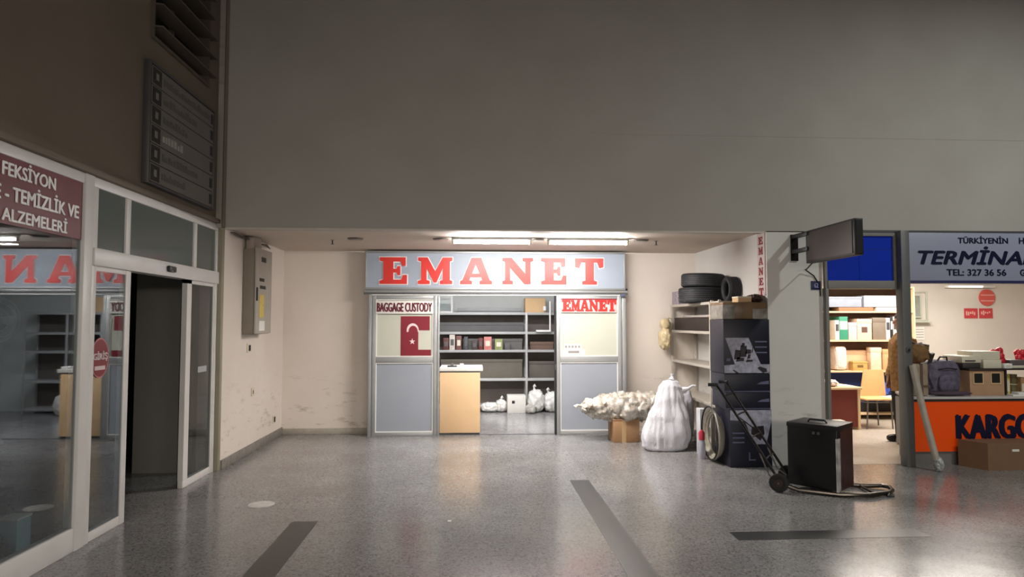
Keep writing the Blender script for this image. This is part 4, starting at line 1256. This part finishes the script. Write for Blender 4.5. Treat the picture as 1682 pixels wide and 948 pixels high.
for x in (5.755, 5.965):
    B(x, x + .10, 7.436, 7.4405, .905, 1.015).build('window_cutout', pm('cutout dark', (30, 28, 24), .5), t)
    m = B(x - .014, x, 7.434, 7.441, .89, 1.03).box(x + .10, x + .114, 7.434, 7.441, .89, 1.03).box(x, x + .10, 7.434, 7.441, 1.015, 1.03).box(x, x + .10, 7.434, 7.441, .89, .905)
    m.build('window_rim', M_CARDL, t)
t = thing('riser_shelf', (6.4, 7.65, .76), 'thin dark riser shelf standing on the counter', 'shelf')
B(5.69, 7.5, 7.42, 7.86, 1.052, 1.07, bev=.002).build('board', pm('dark board', (50, 42, 40), .5), t)
for x in (6.15, 7.47):
    B(x, x + .02, 7.46, 7.84, .76, 1.052).build('leg', MATS['dark board'], t)
t = thing('desktop_printer', (5.76, 7.62, 1.07), 'cream desktop printer on the riser shelf, left end', 'printer')
B(5.66, 5.87, 7.48, 7.78, 1.072, 1.13, bev=.01).build('base', pm('printer dark', (64, 58, 58), .5), t)
B(5.64, 5.88, 7.47, 7.80, 1.13, 1.215, bev=.016).build('lid', M_CREAM, t)
B(5.68, 5.80, 7.463, 7.471, 1.15, 1.165).build('control_strip', M_ALUD, t)
t = thing('white_box', (6.0, 7.6, 1.07), 'white lidded box beside the printer on the riser shelf', 'box')
B(5.90, 6.12, 7.47, 7.75, 1.07, 1.17, bev=.006).build('body', M_CREAM, t)
B(5.80, 6.13, 7.50, 7.76, 1.17, 1.265, bev=.006).build('lid', M_CREAM, t)
t = thing('small_white_box', (6.17, 7.5, 1.07), 'tiny white box in front of the red ornament', 'box')
B(6.125, 6.225, 7.44, 7.52, 1.07, 1.125, bev=.004).build('body', M_WHITE, t)
B(6.155, 6.195, 7.4385, 7.4405, 1.085, 1.11).build('address_label', M_CREAM, t)
def red_orn(x, y, lb, seed):
    t = thing('red_ornament', (x, y, 1.07), lb, 'ornament')
    MR = pm('glossy red', (200, 36, 52), .35, var=.25, scale=20)
    B(x - .05, x + .05, y - .04, y + .04, 1.07, 1.15, bev=.01).build('base', MR, t)
    m = MB()
    rr = random.Random(seed)
    for k in range(9):
        m.blob((x + rr.uniform(-.045, .045), y + rr.uniform(-.03, .03), 1.18 + rr.uniform(-.03, .09)), (.042, .035, .045), .2, 4, 3, k)
    m.build('petals', MR, t, sharp=80)
red_orn(6.185, 7.62, 'bright red ornament behind the tiny white box', 1)
red_orn(6.50, 7.62, 'dark red ornament at the right edge of the picture', 2)
t = thing('card_reader', (6.36, 7.58, 1.07), 'dark grey machine between the two red ornaments', 'machine')
B(6.25, 6.44, 7.50, 7.72, 1.07, 1.10, bev=.004).build('base', M_CREAM, t)
B(6.25, 6.43, 7.50, 7.72, 1.10, 1.165, bev=.01).build('body', pm('machine grey', (98, 90, 88), .5), t)
for k, (x0, x1, z0, z1, c, lb) in enumerate(((6.18, 6.24, .80, 1.0, (196, 176, 96), 'yellow packet under the riser shelf, leftmost'), (6.25, 6.36, .84, 1.0, (96, 84, 48), 'olive and yellow tin under the riser shelf'), (6.37, 6.44, .77, .96, (168, 128, 92), 'tan folded carton under the riser shelf'), (6.46, 6.75, .80, 1.03, (44, 40, 42), 'dark monitor back under the riser shelf'))):
    t = thing(('yellow_packet', 'tin_can', 'folded_carton', 'dark_screen')[k], ((x0 + x1) / 2, 7.55, .76), lb, ('packet', 'tin', 'carton', 'monitor')[k])
    mt = pm('clutter %d' % k, c, .5, var=.3, scale=30)
    if k == 1:
        MB().lathe(((x0 + x1) / 2, 7.55, .76), (0, 0, 1), [(.001, 0), (.05, 0), (.05, .01), (.047, .02), (.047, .21), (.05, .22), (.05, .235), (.001, .235)], 28).build('body', mt, t)
        MB().torus(((x0 + x1) / 2, 7.55, .88), (0, 0, 1), .048, .004, 28, 8).build('band', M_CREAM, t)
    elif k == 3:
        B(x0, x1, 7.52, 7.55, z0 + .02, z1, bev=.006).build('housing', mt, t)
        B((x0 + x1) / 2 - .03, (x0 + x1) / 2 + .03, 7.53, 7.60, .775, .84).build('neck', mt, t)
        B((x0 + x1) / 2 - .1, (x0 + x1) / 2 + .1, 7.48, 7.64, .76, .775, bev=.004).build('foot', mt, t)
    else:
        B(x0, x1, 7.50, 7.62, .76, z1, bev=.006).build('body', mt, t)
        B(x0 + .01, x1 - .01, 7.497, 7.501, .80, z1 - .07).build('front_label', M_CREAM, t)
t = thing('paper_stack', (6.32, 7.42, .76), 'white paper stack on the counter edge', 'papers')
B(6.16, 6.46, 7.37, 7.49, .76, .775).build('sheets', M_PAPER, t)
B(6.23, 6.40, 7.375, 7.48, .775, .80, bev=.003).build('pad', M_PAPER, t)

# ================================================================== CARGO SHOP INTERIOR
M_SHELFW = pm('pale shelf board', (226, 196, 156), .5, var=.04)
t = thing('wooden_shelving', (6.6, 11.05, 0), 'wooden wall shelving with boxes and binders in the cargo shop', 'shelving')
for x in (5.30, 7.36):
    B(x, x + .025, 10.82, 11.28, 0, 2.2, bev=.002).build('side_panel', M_SHELFW, t)
for z in (.10, .80, 1.31, 1.79, 2.2):
    B(5.325, 7.36, 10.83, 11.28, z - .028, z, bev=.002).build('shelf', M_SHELFW, t)
B(5.325, 7.36, 11.28, 11.292, .1, 2.2).build('back_panel', pm('brown back', (140, 108, 88), .7), t)
t = thing('hanging_cloth', (6.4, 11.0, .10), 'dark blue cloth hanging below the lowest shelf boxes', 'cloth')
B(5.8, 7.25, 10.98, 11.0, .25, .765).build('sheet', pm('dark blue cloth', (22, 40, 92), .7, var=.1), t)
B(5.8, 7.25, 10.985, 11.02, .10, .25).build('lower_edge', pm('dark skirting', (30, 26, 30), .7), t)
bag('blue_bag', (6.75, 10.87, .50), (.17, .07, .11), 81, pm('bright blue film', (44, 84, 190), .4, var=.3, scale=12, bump=.4), 'bright blue plastic bag behind the chair', amp=.2)
tag(B(6.55, 7.1, 10.60, 10.93, .33, .385, bev=.004).build('low_stool', M_WHITE), 'low white bench under the blue plastic bag', 'bench')
# long parcels on the top
def sbox(name, x0, x1, z0, z1, c, lb, cat='box', rows=None, y0=10.88, y1=11.2, lid=True, lab=None, sp=False):
    t = thing(name, ((x0 + x1) / 2, (y0 + y1) / 2, z0), lb, cat, rows)
    mt = pm('shelf item %s' % (c,), c, .6, var=.08, scale=8)
    B(x0, x1, y0, y1, z0, z1, bev=.005).build('body', mt, t)
    if sp:
        B(x0 + .008, x1 - .008, y0 - .002, y0 + .001, z0 + (z1 - z0) * .45, z0 + (z1 - z0) * .8).build('spine_label', M_PAPER if sum(c) < 450 else M_ALUD, t)
    elif lid:
        B(x0 - .004, x1 + .004, y0 - .004, y1 + .004, z1 - (z1 - z0) * .2, z1 + .003, bev=.003).build('lid', mt, t)
    if lab:
        B(x0 + (x1 - x0) * .3, x1 - (x1 - x0) * .3, y0 - .002, y0, z0 + (z1 - z0) * .35, z0 + (z1 - z0) * .62).build('front_label', pm('label %s' % (lab,), lab, .6), t)
    return t
sbox('long_box', 5.4, 6.50, 1.86, 2.03, (150, 158, 172), 'long blue-grey box on the top shelf, left', rows='top shelf boxes')
sbox('long_box', 6.54, 7.30, 1.86, 2.05, (172, 178, 186), 'long pale grey box on the top shelf, right', rows='top shelf boxes')
sbox('flat_tray', 6.1, 6.70, 1.79, 1.855, (150, 110, 78), 'flat brown tray under the long boxes', 'tray', lid=False)
sbox('flat_tray', 6.75, 7.32, 1.79, 1.855, (222, 204, 186), 'flat cream tray under the pale grey box', 'tray', lid=False)
sbox('binder', 6.03, 6.10, 1.31, 1.64, (226, 226, 218), 'white binder at the left end of the middle shelf', 'binder', 'middle shelf row', sp=True)
sbox('binder', 6.105, 6.25, 1.31, 1.70, (56, 138, 110), 'green binder on the middle shelf', 'binder', 'middle shelf row', sp=True)
sbox('storage_box', 6.26, 6.40, 1.31, 1.60, (212, 184, 182), 'pink-grey box beside the green binder', 'box', 'middle shelf row')
sbox('storage_box', 6.41, 6.66, 1.31, 1.66, (220, 190, 168), 'peach box with a dark lid strip on the middle shelf', 'box', 'middle shelf row', lab=(96, 70, 60))
sbox('storage_box', 6.68, 6.90, 1.31, 1.68, (128, 116, 102), 'dark taupe box on the middle shelf', 'box', 'middle shelf row')
sbox('binder', 6.91, 6.98, 1.31, 1.68, (214, 208, 206), 'white binder with black spine patch on the middle shelf', 'binder', 'middle shelf row', sp=True)
sbox('binder', 6.985, 7.03, 1.31, 1.70, (40, 38, 40), 'black binder on the middle shelf', 'binder', 'middle shelf row', sp=True)
sbox('binder', 7.035, 7.12, 1.31, 1.70, (216, 210, 208), 'broad white binder right of the black binder', 'binder', 'middle shelf row', sp=True)
sbox('binder', 7.125, 7.23, 1.31, 1.73, (222, 184, 182), 'pink binder on the middle shelf', 'binder', 'middle shelf row', sp=True)
bag('white_parcel', (6.13, 11.0, 1.0), (.10, .12, .20), 83, pm('white wrap', (226, 214, 206), .5, var=.1, bump=.4), 'white wrapped parcel at the left end of the low shelf', 'parcel', amp=.08, pw=.35)
sbox('storage_box', 6.28, 6.78, .80, 1.13, (222, 184, 146), 'wide peach carton on the low shelf', 'box', 'low shelf row', y0=11.0)
sbox('storage_box', 6.31, 6.56, .80, .95, (196, 160, 92), 'small ochre box before the wide peach carton', 'box', 'low shelf row', y0=10.86, y1=10.98, lab=(120, 90, 50))
sbox('storage_box', 6.62, 6.80, .80, 1.18, (232, 208, 178), 'tall cream carton leaning on the low shelf', 'box', 'low shelf row', y0=10.86, y1=10.98)
sbox('storage_box', 6.84, 7.12, .80, 1.15, (206, 164, 116), 'tan carton with square print on the low shelf', 'box', 'low shelf row', lab=(130, 92, 58))

# desk
t = thing('office_desk', (5.4, 9.9, 0), 'desk with maroon front panel and pale top in the cargo shop', 'desk')
B(4.9, 5.80, 9.75, 10.35, .60, .635, bev=.004).build('desk_top', M_SHELFW, t)
B(5.74, 5.775, 9.77, 10.33, 0, .60).build('side_panel', M_SHELFW, t)
B(4.94, 4.975, 9.77, 10.33, 0, .60).build('side_panel', M_SHELFW, t)
B(4.975, 5.74, 9.79, 9.81, .04, .60).build('front_panel', pm('maroon laminate', (112, 44, 34), .45, var=.04), t)
tag(B(5.28, 5.42, 9.56, 9.70, 0, .17, bev=.005).build('small_carton', M_CREAM), 'small cream carton on the floor before the desk', 'carton')
bag('paper_heap', (5.36, 9.92, .685), (.13, .12, .05), 85, pm('pink white paper', (226, 200, 190), .7, var=.1, bump=.3), 'crumpled pinkish white paper on the desk', 'paper', amp=.3)
tag(B(5.42, 5.72, 9.82, 10.06, .635, .65).build('paper_sheets', M_PAPER), 'white sheets lying on the desk edge', 'papers')
# chair
t = thing('office_chair', (6.1, 9.95, 0), 'pale wooden chair with slim metal legs beside the desk', 'chair')
M_PLY = pm('plywood', (214, 170, 118), .4, var=.06, scale=5)
B(5.88, 6.34, 9.78, 10.22, .43, .455, bev=.01).build('seat', M_PLY, t)
MB().prism([(6.02, 10.19, .455), (6.44, 10.19, .455), (6.44, 10.24, .86), (6.12, 10.24, .86)], (0, .018, 0)).build('backrest', M_PLY, t)
for x in (5.92, 6.28):
    for y in (9.82, 10.18):
        MB().tube([(x, y, .43), (x + (.02 if x > 6 else -.02), y, .0)], .011, 10).build('leg', M_STEEL, t)
MB().tube([(5.91, 9.82, .40), (6.29, 9.82, .40), (6.29, 10.18, .40), (5.91, 10.18, .40)], .009, 8, closed=True).build('seat_frame', M_STEEL, t)

# wall things
t = thing('wall_emblem', (9.02, 11.3, 1.90), 'round red emblem on the cargo shop back wall', 'emblem')
MB().cyl((9.02, 11.275, 2.04), (9.02, 11.298, 2.04), .145, 40).build('disc', pm('emblem red', (206, 92, 84), .5), t)
m = B(8.90, 9.14, 11.271, 11.275, 2.075, 2.09).box(8.90, 9.14, 11.271, 11.275, 1.975, 1.99)
m.build('pale_band', pm('emblem pale', (228, 176, 166), .5), t)
for (x0, x1, lb) in ((8.60, 8.845, 'small red poster under the emblem, left'), (8.875, 9.12, 'small red poster under the emblem, right')):
    t = thing('red_poster', ((x0 + x1) / 2, 11.3, 1.67), lb, 'poster', 'red posters on the cargo shop wall')
    B(x0, x1, 11.29, 11.298, 1.675, 1.85).build('sheet', pm('poster red', (192, 66, 70), .5, var=.1, scale=20), t)
    m = MB()
    rr = random.Random(int(x0 * 100))
    for k in range(5):
        m.box(x0 + .03 + k * .036, x0 + .052 + k * .036, 11.287, 11.29, 1.75 + rr.uniform(-.03, .02), 1.79 + rr.uniform(-.01, .02))
    m.build('print', MATS['emblem pale'], t)
w6 = thing('window_4', (7.70, 11.3, 1.6), 'small window with double pale frame on the cargo shop back wall', 'window', kind='structure')
for a, b_, c, d, y0 in ((7.48, 7.93, 1.62, 2.15, 11.28), (7.52, 7.81, 1.68, 2.09, 11.262)):
    m = B(a, a + .03, y0, 11.299, c, d, bev=.003).box(b_ - .03, b_, y0, 11.299, c, d, bev=.003).box(a + .03, b_ - .03, y0, 11.299, c, c + .03, bev=.003).box(a + .03, b_ - .03, y0, 11.299, d - .03, d, bev=.003)
    m.build('window_frame', pm('pale green frame', (186, 190, 176), .5), w6)
B(7.55, 7.78, 11.284, 11.29, 1.71, 2.06).build('pane', pm('frosted grey pane', (150, 154, 148), .4, var=.08, scale=20), w6)
B(7.50, 7.95, 11.20, 11.30, 1.60, 1.62, bev=.003).build('sill', MATS['pale green frame'], w6)
t = thing('strip_lamp', (8.55, 11.2, 2.17), 'lit strip lamp high on the cargo shop back wall', 'lamp')
B(8.25, 9.15, 11.24, 11.298, 2.21, 2.25, bev=.004).build('housing', M_WHITE, t)
MB().cyl((8.30, 11.225, 2.23), (8.90, 11.225, 2.23), .014, 12).build('lamp_tube', pm('strip glow', (255, 246, 230), .3, var=0, emis=3), t)
t = thing('paper_note', (7.75, 11.3, 1.35), 'small lined paper note under the little window', 'notice')
B(7.68, 7.86, 11.292, 11.298, 1.30, 1.52).build('sheet', M_PAPER, t)
m = MB()
for k in range(4):
    m.box(7.69, 7.85, 11.2895, 11.292, 1.34 + k * .045, 1.35 + k * .045)
m.build('print', MATS['grey ink'], t)

# ================================================================== PERSON
def skin_body(name, joints, edges, mat, parent, sub=2, root=0):
    """joints: list of (pos, radius or (rx, ry)) -> one continuous skinned surface"""
    rootobj = parent
    while rootobj.parent:
        rootobj = rootobj.parent
    base = Vector(rootobj.location)
    me = bpy.data.meshes.new(name)
    me.from_pydata([tuple(Vector(j[0]) - base) for j in joints], edges, [])
    o = bpy.data.objects.new(name, me)
    COL.objects.link(o)
    sk = o.modifiers.new('skin', 'SKIN')
    sk.use_smooth_shade = True
    for i, j in enumerate(joints):
        r_ = j[1] if isinstance(j[1], tuple) else (j[1], j[1])
        me.skin_vertices[0].data[i].radius = r_
        me.skin_vertices[0].data[i].use_root = (i == root)
    ss = o.modifiers.new('smooth', 'SUBSURF')
    ss.levels = sub
    ss.render_levels = sub
    dg = bpy.context.evaluated_depsgraph_get()
    me2 = bpy.data.meshes.new_from_object(o.evaluated_get(dg))
    bpy.data.objects.remove(o)
    me2.name = name
    me2.materials.clear()
    me2.materials.append(mat)
    o2 = bpy.data.objects.new(name, me2)
    o2.parent = parent
    COL.objects.link(o2)
    return o2
PX, PY = 5.76, 8.72
t = thing('person', (PX, PY, 0), 'person in a brown fluffy coat and black trousers standing behind the metal post', 'person')
SK = pm('skin', (186, 140, 112), .55, var=.05)
P = lambda dx, dy, z: (PX + dx, PY + dy, z)        # the person faces -X
J = [(P(0, 0, .92), .13), (P(0, 0, 1.10), .115), (P(0, 0, 1.28), .13), (P(.0, 0, 1.40), .08), (P(-.01, 0, 1.47), .05), (P(-.02, 0, 1.55), .072), (P(-.025, 0, 1.63), .085), (P(-.02, 0, 1.68), .06)]
Ed = [(i, i + 1) for i in range(7)]
def add(parent_i, pts):
    p = parent_i
    for q in pts:
        J.append(q)
        Ed.append((p, len(J) - 1))
        p = len(J) - 1
    return p
for s in (-1, 1):
    add(0, [(P(0, .09 * s, .86), .085), (P(-.01, .10 * s, .48), .055), (P(0.0, .10 * s, .10), .036), (P(-.04, .10 * s, .045), .034), (P(-.14, .10 * s, .03), .026)])
    hnd = add(3, [(P(0, .17 * s, 1.37), .055), (P(.02, .22 * s, 1.10), .040), (P(-.06, .20 * s, .90), .032), (P(-.09, .185 * s, .84), .026), (P(-.10, .18 * s, .79), .024)])
    for k in range(4):
        oy = (-.024 + .016 * k)
        add(hnd, [(P(-.105 + oy, .178 * s, .755), .0085), (P(-.108 + oy, .172 * s, .722 + .004 * abs(k - 1)), .008), (P(-.102 + oy, .162 * s, .695 + .005 * abs(k - 1)), .0068)])
    add(hnd - 1, [(P(-.125, .16 * s, .80), .010), (P(-.14, .15 * s, .765), .0085)])
skin_body('body', J, Ed, SK, t)
# face details on the head
hm = MB()
hm.blob(P(-.115, 0, 1.60), (.014, .012, .02), 0, 1, 3)
hm.build('nose', SK, t)
for s in (-1, 1):
    MB().blob(P(-.098, .03 * s, 1.625), (.008, .011, .008), 0, 1, 2).build('eye', M_BLACK, t)
    MB().blob(P(-.01, .085 * s, 1.61), (.018, .010, .03), 0, 1, 3).build('ear', SK, t)
MB().blob(P(-.10, 0, 1.563), (.008, .022, .006), 0, 1, 2).build('mouth', pm('lips', (150, 84, 78), .5), t)
MB().blob(P(.012, 0, 1.65), (.098, .098, .10), .05, 5, 4, 4).build('hair', pm('dark hair', (34, 26, 22), .6, var=.2, scale=30), t, sharp=80)
M_COAT = pm('fluffy brown coat', (150, 112, 66), .95, var=.35, scale=24, bump=.9, bscale=60)
m = MB()
prof = [(.135, .68), (.145, .80), (.15, .95), (.15, 1.10), (.16, 1.25), (.15, 1.34), (.10, 1.42), (.075, 1.46)]
seg = 32
rings = []
for (rr, z) in prof:
    rings.append([m.bm.verts.new(P(math.cos(2 * math.pi * k / seg) * rr * (1.0 + .05 * math.sin(5 * k + z * 9)), math.sin(2 * math.pi * k / seg) * rr * 1.2, z)) for k in range(seg)])
for i in range(len(rings) - 1):
    for k in range(seg):
        m.bm.faces.new((rings[i][k], rings[i][(k + 1) % seg], rings[i + 1][(k + 1) % seg], rings[i + 1][k]))
m.build('coat', M_COAT, t, sharp=80)
for s in (-1, 1):
    MB().tube([P(0, .16 * s, 1.36), P(.01, .20 * s, 1.25), P(.02, .225 * s, 1.10), P(-.01, .215 * s, 1.0), P(-.06, .20 * s, .90), P(-.075, .193 * s, .87)], [.075, .072, .068, .062, .058, .054], 16).build('sleeve', M_COAT, t, sharp=80)
    MB().tube([P(0, .085 * s, .90), P(-.01, .10 * s, .70), P(-.01, .10 * s, .48), P(0, .10 * s, .25), P(0, .10 * s, .075)], [.105, .095, .078, .066, .058], 16).build('trouser_leg', pm('black trousers', (18, 16, 18), .8), t, sharp=80)
    MB().blob(P(-.055, .10 * s, .048), (.135, .05, .05), .04, 2, 4, 2, flat=.006, pw=.75).build('shoe', pm('black shoe', (26, 20, 20), .4), t, sharp=80)

# ================================================================== FLOOR MARKS
t = thing('floor_sticker', (-1.86, 6.1, 0), 'faded round white sticker on the floor near the sliding door', 'floor sticker')
o = MB().cyl((-1.86, 6.10, 0), (-1.86, 6.10, .003), .112, 36)
o.build('disc', pm('worn white vinyl', (214, 210, 204), .5, var=.2, scale=18), t)
tag(B(-.205, -.175, 5.485, 5.52, 0, .006, bev=.001).build('paper_scrap', M_PAPER), 'tiny white scrap on the floor between the dark strips', 'litter')

# ================================================================== THINGS BEHIND THE LEFT SHOP WINDOW
M_FILM = pm('clear crinkled film', (150, 160, 166), .2, var=.3, scale=14, bump=.8, bscale=18)
t = thing('black_chest', (-3.3, 4.2, 0), 'black covered chest behind the left display window', 'chest')
B(-3.5, -3.12, 3.4, 4.76, 0, .46, bev=.02).build('body', pm('black cloth', (20, 20, 22), .8, var=.2), t)
B(-3.52, -3.10, 3.38, 4.78, .46, .49, bev=.01).build('lid', MATS['black cloth'], t)
bag('wrapped_goods', (-3.28, 4.52, .57), (.16, .24, .085), 91, M_FILM, 'goods in clear crinkled film on the black chest', 'bundle', amp=.3, tie=(-3.16, 4.66, .80))
t = thing('storage_tub', (-2.96, 4.58, 0), 'pale blue and white tub behind the left display window', 'tub')
B(-3.03, -2.90, 4.51, 4.65, 0, .335, bev=.008).build('tub_body', pm('pale blue plastic', (150, 178, 190), .5), t)
B(-3.035, -2.895, 4.505, 4.655, .335, .35, bev=.004).build('lid', M_WHITE, t)
bag('rubble_bag', (-2.965, 4.27, .14), (.085, .18, .14), 93, pm('black film', (38, 38, 42), .25, var=.3, scale=12, bump=.7, bscale=20), 'black crumpled plastic bag low behind the window', amp=.3)
t = thing('standing_fan', (-3.47, 5.01, 0), 'grey standing fan behind the left display window', 'fan')
FC = Vector((-3.4, 4.97, 1.62))
m = MB()
for rr in (.05, .09, .13, .165):
    m.torus(FC, (1, -.6, 0), rr, .004, 36, 6)
m.torus(FC + Vector((-.05, .03, 0)), (1, -.6, 0), .165, .005, 36, 6)
m.build('fan_cage', pm('fan grey', (120, 128, 140), .4), t)
m = MB()
for k in range(4):
    a = k * math.pi / 2
    q = Vector((1, -.6, 0)).normalized()
    s1 = q.cross(Z3)
    e = s1 * math.cos(a) + Z3 * math.sin(a)
    f_ = q.cross(e)
    c0 = FC - q * .03
    m.prism([c0 + e * .02 - f_ * .015, c0 + e * .14 - f_ * .05, c0 + e * .15 + f_ * .03, c0 + e * .02 + f_ * .02], q * .004)
m.build('fan_blades', MATS['fan grey'], t)
MB().cyl(FC - Vector((.12, -.07, 0)), FC - Vector((.02, -.01, 0)), .045, 20).build('motor', MATS['fan grey'], t)
MB().cyl((FC.x - .07, FC.y + .04, .02), (FC.x - .07, FC.y + .04, 1.58), .014, 12).build('pole', MATS['fan grey'], t)
MB().cyl((FC.x - .07, FC.y + .04, 0), (FC.x - .07, FC.y + .04, .03), .17, 30).build('base', MATS['fan grey'], t)
